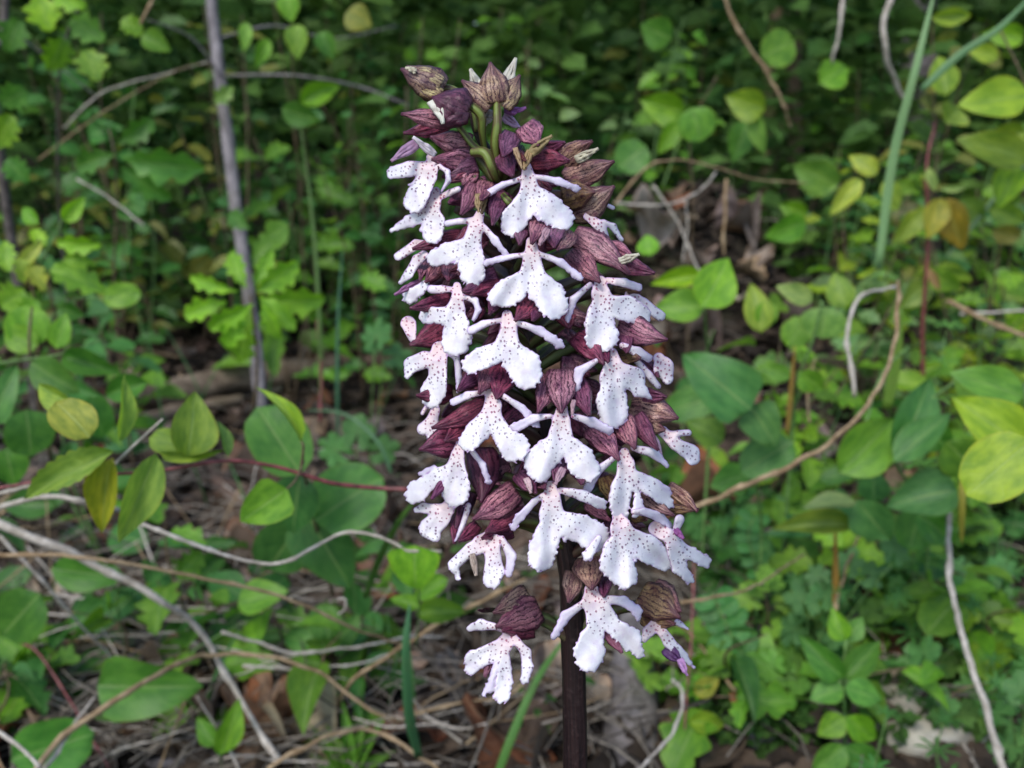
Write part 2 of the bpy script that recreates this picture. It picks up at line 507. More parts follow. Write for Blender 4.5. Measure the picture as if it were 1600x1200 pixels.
# colours (linear reflectance)
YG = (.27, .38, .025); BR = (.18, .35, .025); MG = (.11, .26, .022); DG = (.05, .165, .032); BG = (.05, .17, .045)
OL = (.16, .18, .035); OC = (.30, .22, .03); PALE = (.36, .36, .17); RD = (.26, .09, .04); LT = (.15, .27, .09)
def vary(c, a=.18):
    k = 1 + rnd.uniform(-a, a)
    return tuple(max(.005, x * k * (1 + rnd.uniform(-.08, .08))) for x in c)

def hl(parent, kind, bx, by, tx, ty, hw, d, col, roll=0.0, dt=None, name='leaf', label=None, w=1.0):
    """a leaf placed by the photo: base, tip, half width in photo pixels at depth d (tip depth dt)"""
    dt = d if dt is None else dt
    key = kind + str(rnd.randrange(3)) if kind[-1] not in '012' else kind
    B, Tp = P(bx, by, d), P(tx, ty, dt)
    m = leaf_matrix(B, Tp, hw * MPP * d * w / max(.5, math.cos(roll)), roll)
    col = (min(.34, col[0] * 1.28 + .008), min(.46, col[1] * 1.28), col[2] * .85) if col[1] > col[0] * .9 else col
    o = obj(name, T[key], parent, m, vary(col, .08))
    if label: o['label'] = label
    return o

def stalk(parent, pts, r, mat, name='stem', sides=6, rough=.15):
    """pts: (px, py, depth)"""
    pp = [P(*p) for p in pts]
    rr = [r * (1 - .45 * i / max(1, len(pp) - 1)) for i in range(len(pp))] if not isinstance(r, (list, tuple)) else list(r)
    mb = MB().tube(pp, rr, sides, 5, rough, seed=rnd.random() * 9)
    return mb.build(name, mat, parent)

# ------------------------------------------------------------------ the orchid
AX = [(150, 735, 6), (206, 745, 6), (260, 772, 8), (400, 800, 11), (600, 835, 13), (750, 862, 15), (870, 886, 17), (960, 894, 19), (1200, 899, 20), (1700, 906, 22)]
def ax_at(py):
    ys = [a[0] for a in AX]
    return float(np.interp(py, ys, [a[1] for a in AX])), float(np.interp(py, ys, [a[2] for a in AX]))
def ax_depth(py):
    # stem plane leaning slightly back, seen by a camera that looks down
    return 0.2075 + (py - 600) * 1.9e-5
def spike_r(py):
    return float(np.interp(py, [100, 180, 260, 400, 600, 850, 960, 1050], [20, 55, 95, 135, 160, 185, 120, 110]))

orchid_base = P(906, 1700, ax_depth(1700))
while orchid_base.z > 0.0:
    orchid_base = orchid_base + (P(906, 1700, ax_depth(1700)) - P(899, 1200, ax_depth(1200))).normalized() * .005
orchid = empty('orchid', orchid_base)
tag(orchid, "tall purple orchid spike with white spotted lips and dark plum hoods", "orchid")
mb = MB()
pts = [P(a[1], a[0], ax_depth(a[0])) for a in AX] + [orchid_base - Vector((0, 0, .01))]
rad = [a[2] * MPP * .208 for a in AX] + [22 * MPP * .21]
mb.tube(pts, rad, 18, 6, .10, seed=2)
mb.build('stem', M['ostem'], orchid)

def sdf_capsule(X, Y, a, b):
    (ax, ay, ar), (bx, by, br) = a, b
    dx, dy = bx - ax, by - ay
    L2 = dx * dx + dy * dy + 1e-9
    t = np.clip(((X - ax) * dx + (Y - ay) * dy) / L2, 0, 1)
    return np.hypot(X - ax - t * dx, Y - ay - t * dy) - (ar + (br - ar) * t)
def smin(a, b, k):
    h = np.clip(.5 + .5 * (b - a) / k, 0, 1)
    return b * (1 - h) + a * h - k * h * (1 - h)

def lip_mesh(fl, strokes, az, d0, seed, tilt=.16, step=2.0, notch=None):
    """blade of one lip: outline from its strokes, bent in depth, marching squares on a fine grid"""
    xs = [p[0] for s in strokes for p in s]; ys = [p[1] for s in strokes for p in s]
    x0, x1 = min(xs) - 28, max(xs) + 28; y0, y1 = min(ys) - 28, max(ys) + 28
    gx = np.arange(x0, x1, step); gy = np.arange(y0, y1, step)
    X, Y = np.meshgrid(gx, gy)
    D = None; tooth = None
    for si, s in enumerate(strokes):
        ds = None
        if si in (0, 1, 2) and len(strokes) > 4: s = [(a, b, c * ((1.0 + .1 * min(1, q / 2)) if si == 0 else 1.24)) for q, (a, b, c) in enumerate(s)]
        if len(s) == 1: s = [s[0], s[0]]
        for a, b in zip(s[:-1], s[1:]):
            c = sdf_capsule(X, Y, a, b)
            ds = c if ds is None else smin(ds, c, 3.0)
        p, q = s[0], s[-1]
        if si > 2 and len(s) == 2 and q[2] <= 2 and math.hypot(p[0] - q[0], p[1] - q[1]) < 25:
            tooth = (ds, p, q); continue
        D = ds if D is None else smin(D, ds, 4.5 if si < 3 else 2.5)
    if notch: tooth = (None, (*notch, 3), None)
    if tooth and len(strokes) > 3:
        # the sinus between the two lobes, with its small tooth
        p = tooth[1]; a, b = strokes[1][-1], strokes[2][-1]
        dx, dy = (a[0] + b[0]) / 2 - p[0], (a[1] + b[1]) / 2 - p[1]; L = math.hypot(dx, dy) + 1e-6
        dx, dy = dx / L, dy / L
        w = min(15, math.hypot(a[0] - b[0], a[1] - b[1]) * .16)
        cut = sdf_capsule(X, Y, (p[0] + dx * 8, p[1] + dy * 8, 1.2), (p[0] + dx * 50, p[1] + dy * 50, w))
        D = -smin(-D, cut, 3.0)
        if tooth[0] is not None: D = smin(D, tooth[0], 1.5)
    tx, ty = strokes[0][0][:2]
    far = np.hypot(X - tx, Y - ty)
    # crenate margin, stronger towards the lobe ends
    rs = np.random.RandomState(seed)
    ph = rs.rand(6) * 6.28
    n = (np.sin(X * .55 + ph[0] + 1.5 * np.sin(Y * .31 + ph[1])) + np.sin(Y * .6 + ph[2] + 1.5 * np.sin(X * .27 + ph[3])) + .8 * np.sin((X + Y) * 1.0 + ph[4]))
    D = D + n * np.clip((far - 45) / 60, 0, 1) * 1.15 + .35 * np.sin(X * .2 + Y * .17 + ph[5])
    nrm = Vector((math.sin(az), -math.cos(az), 0)); nrm = (nrm + Vector((0, 0, tilt))).normalized()   # outward, tipped up: the blade's foot comes forward
    P0 = P(tx, ty, d0)
    side = Vector((0, 0, 1)).cross(nrm).normalized()
    def seg(px, py, st):
        st = st if len(st) > 1 else [st[0], st[0]]
        return min(float(sdf_capsule(px, py, a, b)) for a, b in zip(st[:-1], st[1:]))
    bod = strokes[:3]; ars = [st for st in strokes[3:] if len(st) > 1 and max(q[2] for q in st) <= 8.5]
    def armf(px, py):
        if not ars: return 0
        return min(1, max(0, (min(seg(px, py, st) for st in bod) - min(seg(px, py, st) for st in ars)) / 8))
    vert = {}; verts = []; uvs = []; dat = []; faces = []
    def addv(px, py, dd):
        k = (round(px, 2), round(py, 2))
        if k in vert: return vert[k]
        r = ray(px, py)
        dn = r.dot(nrm)
        t = (P0 - CAM).dot(nrm) / dn
        q = CAM + r * t
        a = (q - P0).dot(side); l = (q - P0).length
        o = -26 * a * a - 2.0 * l * abs(a) + .10 * l + 5 * l * l * math.sin(seed * 1.7) + .00035 * math.sin(px * .11 + seed) * math.sin(py * .09 + seed * 2) * min(1, l / .006)
        o -= .0004 * max(0, 1 + dd / 3)
        ang = math.atan2(px - tx, py - ty)
        o += (.0009 * math.sin(ang * 7 + seed * 1.3) + .0005 * math.sin(ang * 17 + seed)) * min(1, (l / .017)) ** 2 - .0007 * math.exp(-(a / .0016) ** 2) * min(1, l / .006)
        o -= .0030 * max(0, 1 - math.hypot(px - tx, py - ty + 6) / 24)
        t += o / dn
        vert[k] = len(verts)
        verts.append(CAM + r * t)
        uvs.append(((px - tx) / 100 + seed * 1.37, (py - ty) / 100 + seed * .77))
        dat.append((min(1, max(0, -dd / 20)), min(1, math.hypot(px - tx, py - ty) / 110), armf(px, py), 1))
        return vert[k]
    H, W = D.shape
    for j in range(H - 1):
        for i in range(W - 1):
            c = [(i, j), (i + 1, j), (i + 1, j + 1), (i, j + 1)]
            ds = [D[b, a] for a, b in c]
            if min(ds) >= 0: continue
            poly = []
            for k in range(4):
                a, b = c[k], c[(k + 1) % 4]; da, db = ds[k], ds[(k + 1) % 4]
                if da < 0: poly.append(addv(gx[a[0]], gy[a[1]], da))
                if (da < 0) != (db < 0):
                    tt = da / (da - db)
                    tt = min(.97, max(.03, tt))
                    poly.append(addv(gx[a[0]] + (gx[b[0]] - gx[a[0]]) * tt, gy[a[1]] + (gy[b[1]] - gy[a[1]]) * tt, 0))
            pl = []
            for q in poly:
                if q not in pl: pl.append(q)
            if len(pl) > 2: faces.append(tuple(pl[::-1]))
    m = mesh('lip', verts, faces, M['lip'], True, uvs)
    ca = m.color_attributes.new('lipdata', 'FLOAT_COLOR', 'POINT')
    ca.data.foreach_set('color', np.array(dat, dtype=np.float32).ravel())
    o = obj('lip', m, fl)
    md = o.modifiers.new('thickness', 'SOLIDIFY'); md.thickness = .0002; md.offset = -1
    return o

def sepal_mesh(parent, bx, by, tx, ty, hw, db, dt, name='sepal', mat='sepal', color=(.30, .19, .19), bulge=.85, bend=.0, pw=.75, seed=0, flare=0, blunt=.0):
    nu, nv = 10, 16
    L = math.hypot(tx - bx, ty - by) + 1e-6
    ex, ey = (tx - bx) / L, (ty - by) / L
    qx, qy = -ey, ex
    verts, uvs, faces = [], [], []
    rs = random.Random(seed * 13 + int(bx))
    wv = rs.uniform(0, 6)
    for j in range(nv + 1):
        v = j / nv
        w = hw * ((max(0.0, math.sin(math.pi * (.13 + .87 * v) ** pw)) ** (.72 + .5 * v)) * 1.22)
        if v > .97: w = max(w * .25, .3)
        if blunt: w = max(w, hw * blunt * (1 - v) ** .3 + .4)
        cx = bx + ex * L * v + qx * bend * L * math.sin(math.pi * v)
        cy = by + ey * L * v + qy * bend * L * math.sin(math.pi * v)
        d = db + (dt - db) * v
        for i in range(nu + 1):
            u = -1 + 2 * i / nu
            ww = w * (1 + .05 * math.sin(v * 11 + wv) + .03 * math.sin(v * 27 + wv * 2 + u * 3))
            dep = d - bulge * hw * MPP * .2 * (math.sqrt(max(0, 1 - .92 * u * u)) * math.sin(math.pi * min(1, .12 + .86 * v)) ** .6)
            dep += .00022 * math.cos(u * 9.5 + wv) * math.sin(math.pi * v)      # ribs
            dep += flare * v * v + .0007 * noise.noise(Vector((u * 1.8 + seed, v * 5, wv))) * math.sin(math.pi * v)
            verts.append(P(cx + qx * ww * u, cy + qy * ww * u, dep)); uvs.append((u, v))
    for j in range(nv):
        for i in range(nu):
            a = j * (nu + 1) + i
            faces.append((a, a + 1, a + nu + 2, a + nu + 1))
    m = mesh(name, verts, faces, M[mat], True, uvs)
    o = obj(name, m, parent, color=color)
    md = o.modifiers.new('thickness', 'SOLIDIFY'); md.thickness = .0003; md.offset = 1
    return o

# sepal tints
TA = (.40, .28, .25); MA = (.38, .18, .25); PU = (.20, .08, .16); RE = (.27, .065, .13); DK = (.10, .035, .07); OV = (.26, .20, .10)
FL = [
 # each: lip strokes (px, py, half width), sepals (base, tip, half width, tint), petals, options
 dict(s=[[(672,246,6),(676,262,9),(670,272,12)],[(666,262,8),(640,264,10),(614,270,8)],[(668,276,12),(654,300,14),(648,316,14)],[(684,258,4),(699,268,4),(701,282,4),(690,299,2)],[(652,285,3),(638,289,2)]],
      p=[(736,226,672,214,16,MA),(738,250,674,249,15,MA),(724,264,684,262,11,RE),(700,192,630,208,11,RE)],
      q=[(680,242,645,214,4,(.80,.74,.80)),(656,222,611,252,7,(.42,.26,.40))], az=-38),
 dict(s=[[(682,298,6),(678,318,10),(674,332,13)],[(664,336,9),(640,346,8),(612,360,3)],[(678,346,14),(676,364,14)],[(664,346,3),(657,360,2)],[(686,308,4),(704,301,5),(716,296,5)]],
      p=[(730,300,700,318,13,PU),(722,368,644,389,11,RE)], q=[], az=-40, dd=3),
 dict(s=[[(750,334,7),(743,356,11),(737,380,14)],[(735,388,14),(700,396,14),(680,403,11)],[(736,396,15),(736,412,18),(738,428,16)],[(720,398,4),(712,411,2)],[(738,344,5),(718,346,5),(698,349,5)],[(752,350,4),(773,375,6),(791,399,5)]],
      p=[(742,288,720,336,12,MA),(760,284,752,314,12,MA),(784,300,770,353,12,PU)], q=[(747,304,748,332,4,(.36,.26,.13)),(758,306,752,334,4,(.30,.20,.10))], az=-20),
 dict(s=[[(822,258,7),(826,280,11),(828,302,15),(830,314,19)],[(822,318,16),(804,342,17),(801,352,15)],[(842,314,17),(860,328,18),(878,342,16)],[(832,326,6),(841,344,2)],[(814,279,4),(786,289,5),(762,302,6)],[(838,276,4),(872,283,6),(903,296,5)]],
      p=[(820,196,842,228,17,MA),(800,208,786,246,14,PU),(786,240,802,276,14,PU),(832,252,890,252,15,RE),(846,238,884,222,9,PU)], q=[(828,242,863,212,6,(.34,.27,.13)),(805,232,816,264,4,(.40,.28,.16)),(828,236,818,266,4,(.36,.25,.12)),(812,242,822,252,4,(.12,.03,.03))], az=10),
 dict(s=[[(830,378,8),(831,402,13),(832,426,17),(830,444,20)],[(818,446,18),(792,458,18),(778,464,13)],[(842,446,18),(858,462,20),(865,476,19)],[(828,452,6),(827,466,2)],[(818,398,4),(782,404,5),(760,411,5)],[(842,396,4),(876,410,6),(906,434,6)]],
      p=[(846,334,830,382,14,MA),(816,350,812,384,9,PU),(868,346,866,388,15,PU),(892,362,870,392,12,TA)], q=[(856,358,842,384,4,(.45,.28,.33))], az=6),
 dict(s=[[(660,380,5),(650,382,8),(622,401,7)],[(662,398,7),(652,406,8),(638,428,7),(626,441,4)],[(664,446,8),(640,464,12)]],
      p=[(690,408,664,442,11,MA),(706,412,700,440,12,MA),(670,404,656,440,9,MA)], q=[(656,440,616,461,4,(.30,.13,.27))], az=-52, dd=2),
 dict(s=[[(714,446,6),(715,464,9),(712,484,13),(709,500,16)],[(700,494,12),(676,492,10),(667,494,10)],[(713,508,17),(714,526,19),(712,535,18)],[(696,500,4),(690,509,2)],[(708,452,4),(690,452,6),(674,452,7)],[(726,464,4),(743,470,5),(747,484,5),(740,499,3)]],
      p=[(776,430,722,456,16,PU),(704,470,640,482,12,RE),(784,448,734,462,11,RE)], q=[], az=-26),
 dict(s=[[(792,492,8),(795,514,12),(793,536,17),(790,550,19)],[(776,552,14),(752,560,14),(735,570,12)],[(802,556,18),(818,572,22),(822,584,20)],[(788,560,5),(786,571,2)],[(782,500,4),(754,507,6),(736,516,7)],[(802,502,4),(844,517,7),(874,538,8)]],
      p=[(842,456,804,502,18,RE),(780,458,764,492,10,PU),(850,470,832,502,12,PU)], q=[], az=-6),
 dict(s=[[(638,506,12),(645,530,6)]], p=[(704,506,640,539,17,RE),(700,518,704,556,12,RE)], q=[], az=-55, dd=5),
 dict(s=[[(686,545,12),(684,562,14),(684,578,15)],[(664,562,14),(643,570,12),(636,588,5)],[(684,590,15),(677,612,20),(675,622,17)],[(702,552,4),(713,558,5),(717,590,5),(715,612,3)]],
      p=[(706,612,650,618,12,RE)], q=[], az=-34),
 dict(s=[[(680,640,7),(674,660,10),(661,670,10)],[(676,664,9),(676,684,10)],[(666,636,3),(660,646,3)]], p=[(716,640,690,650,12,RE)], q=[], az=-48, dd=5),
 dict(s=[[(766,616,8),(770,634,13),(766,656,18)],[(758,664,16),(746,674,15),(732,690,13)],[(776,664,12),(788,684,14),(803,698,20)],[(768,668,5),(772,685,2)],[(758,612,4),(730,618,6),(708,628,6)],[(782,616,4),(816,638,6),(837,662,7)]],
      p=[(768,570,748,616,13,MA),(788,572,776,624,19,RE),(756,582,714,612,10,PU)], q=[], az=-12),
 dict(s=[[(878,638,9),(877,658,13),(876,680,17),(874,700,22)],[(858,706,18),(842,722,19),(844,736,15)],[(892,706,18),(907,720,19),(917,734,17)],[(860,650,4),(832,654,7),(803,670,8)],[(896,650,4),(926,660,8),(952,673,7)]],
      p=[(858,588,840,646,13,MA),(876,578,877,646,20,MA),(902,594,922,650,14,PU)], q=[(896,626,894,648,3,(.5,.32,.36))], az=4, n=(880,706)),
 dict(s=[[(719,690,6),(715,712,10),(712,732,14)],[(704,736,9),(684,742,9),(652,768,14),(643,776,9)],[(713,746,15),(712,762,18),(712,772,17)],[(678,730,4),(658,740,4)],[(732,698,4),(754,726,5),(763,752,5)]],
      p=[(760,630,674,669,13,RE),(738,656,694,690,15,RE),(724,690,655,703,19,RE)], q=[(700,746,674,780,5,(.17,.045,.12))], az=-36),
 dict(s=[[(704,784,8),(698,796,11),(692,804,14)],[(684,796,9),(662,794,8),(650,797,4)],[(686,812,16),(672,826,17),(680,838,9)],[(732,790,5),(721,826,4),(712,845,2)]],
      p=[(752,700,752,786,21,DK),(736,770,712,826,10,DK),(722,800,710,850,9,RE)], q=[], az=-40, dd=2),
 dict(s=[[(762,840,10),(752,850,14),(744,856,12)],[(772,844,10),(770,868,12),(772,892,16),(768,906,14)],[(736,858,11),(709,882,9),(716,904,4)],[(784,842,5),(799,868,8),(795,896,6)]],
      p=[(806,766,738,812,18,MA),(806,800,758,832,15,RE),(800,830,752,842,11,RE),(746,820,716,846,9,RE)], q=[(738,866,744,900,3,(.42,.34,.28))], az=-18),
 dict(s=[[(860,760,9),(862,778,13),(862,804,18),(866,820,20)],[(856,836,17),(848,858,18),(845,872,17)],[(880,820,17),(908,826,18),(928,838,20)],[(876,834,4),(884,846,2)],[(848,774,4),(834,784,5),(812,808,7),(801,824,6)],[(876,766,5),(910,774,9),(940,788,9)]],
      p=[(812,738,838,772,14,PU),(838,744,852,764,11,MA),(888,708,866,752,15,PU),(900,726,910,758,12,PU)], q=[(822,748,830,771,4,(.6,.42,.44)),(880,732,868,758,4,(.5,.32,.38))], az=2),
 dict(s=[[(976,708,8),(978,726,13),(980,748,17)],[(976,764,18),(976,782,20),(976,793,18)],[(984,776,14),(995,796,10)],[(992,750,15),(1014,758,14),(1034,772,15),(1045,787,8)],[(990,762,5),(995,772,2)],[(990,700,5),(1022,708,8),(1042,727,4)],[(958,716,4),(930,738,8),(918,764,7)]],
      p=[(922,668,968,720,16,MA),(966,650,993,702,16,MA),(996,648,1029,704,11,PU)], q=[], az=26),
 dict(s=[[(938,440,9),(939,460,14),(944,478,18)],[(938,490,17),(936,508,18),(940,524,22)],[(956,480,15),(980,482,16),(1000,493,14)],[(952,492,6),(961,505,2)],[(922,444,4),(896,468,6),(887,500,4)],[(950,438,5),(976,442,7),(998,449,6)]],
      p=[(896,366,984,428,18,MA),(892,392,938,442,17,MA),(966,406,1024,427,12,PU),(950,384,990,403,9,MA)], q=[(968,408,999,397,5,(.62,.60,.48))], az=26),
 dict(s=[[(984,460,8),(1004,474,9),(1032,494,8)]], p=[(960,448,1002,458,8,OV)], q=[], az=48, dd=3),
 dict(s=[[(956,552,9),(958,570,14),(958,592,19),(956,612,17)],[(956,626,20),(958,646,19)],[(970,584,14),(990,592,15),(998,608,10),(1018,624,2)],[(932,564,4),(905,580,8),(901,608,6)],[(972,540,5),(996,550,8),(1013,559,7)]],
      p=[(900,524,944,570,15,RE),(930,532,952,566,12,RE),(968,504,1043,531,18,MA),(972,520,980,552,10,PU),(964,556,1002,560,10,OV)], q=[], az=28),
 dict(s=[[(1030,560,9),(1037,574,16),(1043,592,9)],[(996,566,5),(1012,584,6),(1028,603,5)]], p=[(1000,560,1030,590,8,PU)], q=[], az=52, dd=3),
 dict(s=[[(1036,674,8),(1056,694,10),(1080,708,13),(1083,716,11)],[(1050,678,5),(1076,676,5)]],
      p=[(986,636,1060,654,22,TA),(990,620,1042,620,12,PU),(1000,660,1040,672,12,TA)], q=[(1020,682,1034,716,4,(.5,.36,.5))], az=50, dd=1),
 dict(s=[[(966,808,9),(970,824,16),(977,844,20)],[(966,862,20),(964,880,22),(976,898,18),(974,919,3)],[(992,850,18),(1012,858,18),(1040,877,13)],[(986,862,6),(994,877,2)],[(990,800,4),(1006,799,6),(1028,807,8),(1047,821,5)],[(936,840,5),(918,868,9)]],
      p=[(944,746,960,790,12,OV),(918,784,954,814,10,MA),(990,762,1054,806,11,TA),(990,800,1012,812,12,OV)], q=[], az=30, pd=.0045),
 dict(s=[[(1026,826,12),(1046,838,11),(1058,858,16)],[(1062,860,12),(1082,866,10),(1102,878,10)],[(1058,870,14),(1062,886,12),(1078,906,7)],[(1058,824,6),(1062,812,8)]],
      p=[(1044,760,1090,800,9,TA),(1024,796,1092,796,8,OV)], q=[(1054,826,1068,842,3,(.3,.1,.3))], az=50, dd=2, pd=.003),
 dict(s=[[(924,922,11),(925,940,15),(930,960,13),(931,986,13)],[(924,1000,16),(921,1018,20),(920,1030,17)],[(944,950,9),(958,978,11),(984,998,15),(999,1020,7)],[(912,942,5),(884,962,8),(866,994,6)],[(936,936,6),(974,939,8),(996,955,8),(997,968,4)]],
      p=[(896,894,888,942,13,TA),(920,872,925,922,21,TA),(946,900,944,934,10,PU)], q=[(946,982,972,1020,7,(.24,.08,.13))], az=14, bare=1),
 dict(s=[[(797,990,9),(789,1006,12),(784,1014,12)],[(776,1016,12),(742,1032,13),(736,1044,9)],[(788,1030,8),(788,1066,11),(784,1086,11)],[(776,1038,5),(765,1074,7),(756,1084,4)],[(804,998,6),(822,1020,8),(824,1042,9),(820,1062,7)],[(786,984,4),(772,979,5),(752,976,9),(734,982,5)]],
      p=[(824,926,770,958,15,TA),(842,950,774,980,22,MA),(834,982,784,986,15,RE),(772,952,746,953,3,DK)], q=[(764,1028,758,1058,6,(.24,.10,.15))], az=-14, bare=1),
 dict(s=[[(1022,976,8),(1014,986,9),(1006,998,6)],[(1030,980,8),(1046,1004,9),(1066,1024,8),(1084,1042,2)],[(1058,972,5),(1075,983,2)]],
      p=[(1000,930,1063,966,24,OV),(1020,916,1064,956,17,TA),(1004,962,1056,975,13,OV)], q=[(1040,1012,1066,1034,9,(.10,.04,.14)),(1062,1030,1074,1056,5,(.45,.25,.5))], az=26, bare=1),
 # flowers that face away, upper right
 dict(s=[[(918,338,6),(938,354,9),(946,372,6)],[(944,346,3),(958,354,5),(970,374,4)],[(940,316,3),(958,325,3)]],
      p=[(880,256,926,220,15,TA),(884,284,960,252,18,TA),(890,332,960,291,23,TA),(880,310,930,300,20,OV)], q=[(900,250,935,232,6,(.62,.60,.45))], az=50, dd=3),
]
flower_no = 0
for k, f in enumerate(FL):
    s0 = f['s'][0][0]
    axx, axr = ax_at(s0[1])
    R = spike_r(s0[1])
    az = math.radians(max(-38, min(34, f['az'])))
    d0 = ax_depth(s0[1]) - R * MPP * .2 * math.cos(math.asin(max(-.93, min(.93, (s0[0] - axx) / (R + 20))))) + f.get('dd', 0) * .001
    # ovary / pedicel runs from the stem to the back of the hood
    hb = [(p[0], p[1]) for p in f['p']] or [(s0[0], s0[1] - 20)]
    hx = sum(h[0] for h in hb) / len(hb); hy = sum(h[1] for h in hb) / len(hb)
    # back of the hood lies nearer the stem than its mouth
    hd = d0 + .0075
    mb = MB()
    sy = min(hy + 52, 1180)
    sx, sr = ax_at(sy)
    A = P(sx, sy, ax_depth(sy) - sr * MPP * .2 * .3)
    Mi = P((sx * .45 + hx * .55), hy + 16, (ax_depth(sy) + hd) / 2)
    B = P(hx * .7 + s0[0] * .3, hy * .75 + s0[1] * .25, hd + .001)
    mb.tube([A, Mi, B], [.0011, .0017, .0012], 9, 5, .08, seed=k)
    oc = [(.10, .13, .03), (.085, .07, .04), (.07, .10, .035)][k % 3]
    fo = mb.build('flower', M['ovary'], orchid, oc)
    WLOC[fo.name] = WLOC[orchid.name]
    fo.matrix_local = Matrix.Translation(-WLOC[orchid.name]); WLOC[fo.name] = Vector((0, 0, 0))
    lip_mesh(fo, f['s'], az, d0, k + 1, notch=f.get('n'))
    for i, (bx, by, tx, ty, hw, tint) in enumerate(f['p']):
        # depth of a point of the hood: follows the side the flower faces
        def dep(x, y, extra): return d0 - (x - s0[0]) * MPP * .2 * -math.tan(az) * .55 + extra
        sepal_mesh(fo, bx, by, tx, ty, hw, dep(bx, by, .0088 + f.get('pd', 0)), dep(tx, ty, -.0012 + .0003 * i + f.get('pd', 0)), color=vary(tint, .12), seed=k * 7 + i, bulge=.62, bend=((i % 3) - 1) * .05)
    for i, (bx, by, tx, ty, hw, c) in enumerate(f['q']):
        back = .0035 if (c[0] < .34 and c[2] > .08) else 0
        sepal_mesh(fo, bx, by, tx, ty, hw, d0 + .001 + back, d0 - .0018 + back * 1.1, name='petal', mat='petal', color=c, bulge=.5, seed=k + i, blunt=.25)
    # little bract under each ovary
# flowers deeper in the spike, of which only ovaries, bracts and hood edges show, and those on its far side
irs = random.Random(31)
for k in range(62):
    py = 250 + 590 * ((k + irs.random()) / 62)
    axx, axr = ax_at(py); R = spike_r(py)
    an = irs.uniform(0, 2 * math.pi); rr_ = R * irs.uniform(.38, .62) if math.cos(an) > -.2 else R * irs.uniform(.6, .85)
    x = axx + math.sin(an) * rr_; dk = ax_depth(py) - math.cos(an) * rr_ * MPP * .2
    sx, sr = ax_at(py + 40)
    mb = MB().tube([P(sx, py + 40, ax_depth(py + 40)), P((sx + x) / 2, py + 18, (ax_depth(py) + dk) / 2), P(x, py, dk)], [.0010, .0016, .0011], 8, 4, .08, seed=k)
    fo = mb.build('flower', M['ovary'], orchid, [(.10, .12, .03), (.09, .06, .04), (.08, .10, .035)][k % 3])
    fo.matrix_local = Matrix.Translation(-WLOC[orchid.name]); WLOC[fo.name] = Vector((0, 0, 0))
    for i in range(3):
        a2 = math.sin(an) * .9 + (i - 1) * .55 + irs.uniform(-.2, .2)
        L = irs.uniform(42, 60)
        sepal_mesh(fo, x - math.sin(a2) * 8, py - 22 + i * 5, x + math.sin(a2) * L * .8, py + L * .35 * math.cos(a2) - 4, irs.uniform(10, 15), dk + .001, dk - .0035 * math.cos(an), color=vary([PU, RE, MA, DK][irs.randrange(4)], .2), seed=200 + k * 3 + i, bulge=.6)
# --- buds and half open flowers at the tip
def ovary_px(parent_name, pts, r, col, parent=None):
    mb = MB().tube([P(*p) for p in pts], [q * MPP * .2 for q in r], 10, 6, .06, seed=len(pts))
    o = mb.build(parent_name, M['ovary'], parent or orchid, col)
    o.matrix_local = Matrix.Identity(4) if parent else Matrix.Translation(-WLOC[orchid.name])
    WLOC[o.name] = Vector((0, 0, 0))
    return o
GR = (.16, .21, .045); GR2 = (.15, .20, .05)
tipd = ax_depth(170)
# open flower seen from behind
fo = ovary_px('flower', [(778, 262, tipd - .001), (774, 226, tipd - .003), (777, 195, tipd - .004), (777, 160, tipd - .003)], [5, 8, 7.5, 6], GR)
fo['label'] = 'newest open flower, seen from behind on a green ovary'
dd = tipd - .002
sepal_mesh(fo, 776, 160, 766, 98, 19, dd - .0005, dd - .001, color=(.36, .27, .20), bulge=.7, seed=70)
sepal_mesh(fo, 768, 166, 722, 126, 15, dd, dd + .0, color=(.36, .27, .20), bulge=.7, seed=71)
sepal_mesh(fo, 784, 166, 812, 118, 15, dd, dd + .001, color=(.34, .28, .18), bulge=.7, seed=72)
sepal_mesh(fo, 762, 170, 736, 142, 11, dd + .002, dd + .003, color=OV, bulge=.7, seed=73)
sepal_mesh(fo, 752, 150, 735, 108, 7, dd + .003, dd + .003, name='petal', mat='petal', color=(.62, .60, .50), bulge=.4, blunt=.3)
sepal_mesh(fo, 788, 140, 806, 91, 7, dd + .002, dd + .002, name='petal', mat='petal', color=(.62, .61, .52), bulge=.4, blunt=.3)
sepal_mesh(fo, 788, 172, 822, 168, 4, dd + .003, dd + .002, name='petal', mat='petal', color=(.35, .14, .38), bulge=.4, bend=.1)
sepal_mesh(fo, 764, 172, 758, 196, 9, dd + .004, dd + .004, name='petal', mat='petal', color=(.6, .56, .55), bulge=.4, blunt=.4)
sepal_mesh(fo, 786, 182, 812, 200, 6, dd + .004, dd + .004, name='petal', mat='petal', color=(.5, .34, .5), bulge=.4, blunt=.4)
# half open bud with a pale petal showing
fo = ovary_px('flower', [(758, 240, tipd), (753, 206, tipd - .004), (750, 178, tipd - .006), (724, 158, tipd - .006)], [4, 6, 7.5, 6], GR)
fo['label'] = 'half open dark plum flower with a pale petal showing'
dd = tipd - .006
sepal_mesh(fo, 730, 176, 676, 152, 25, dd, dd - .001, color=DK, bulge=1.0, seed=74)
sepal_mesh(fo, 724, 168, 690, 196, 17, dd - .001, dd - .0015, color=DK, bulge=.9, seed=75)
sepal_mesh(fo, 702, 190, 627, 178, 12, dd + .002, dd, color=MA, bulge=.8, seed=76)
sepal_mesh(fo, 674, 158, 692, 194, 7, dd - .0015, dd - .0035, name='petal', mat='petal', color=(.70, .70, .60), bulge=.5, bend=-.12, blunt=.3)
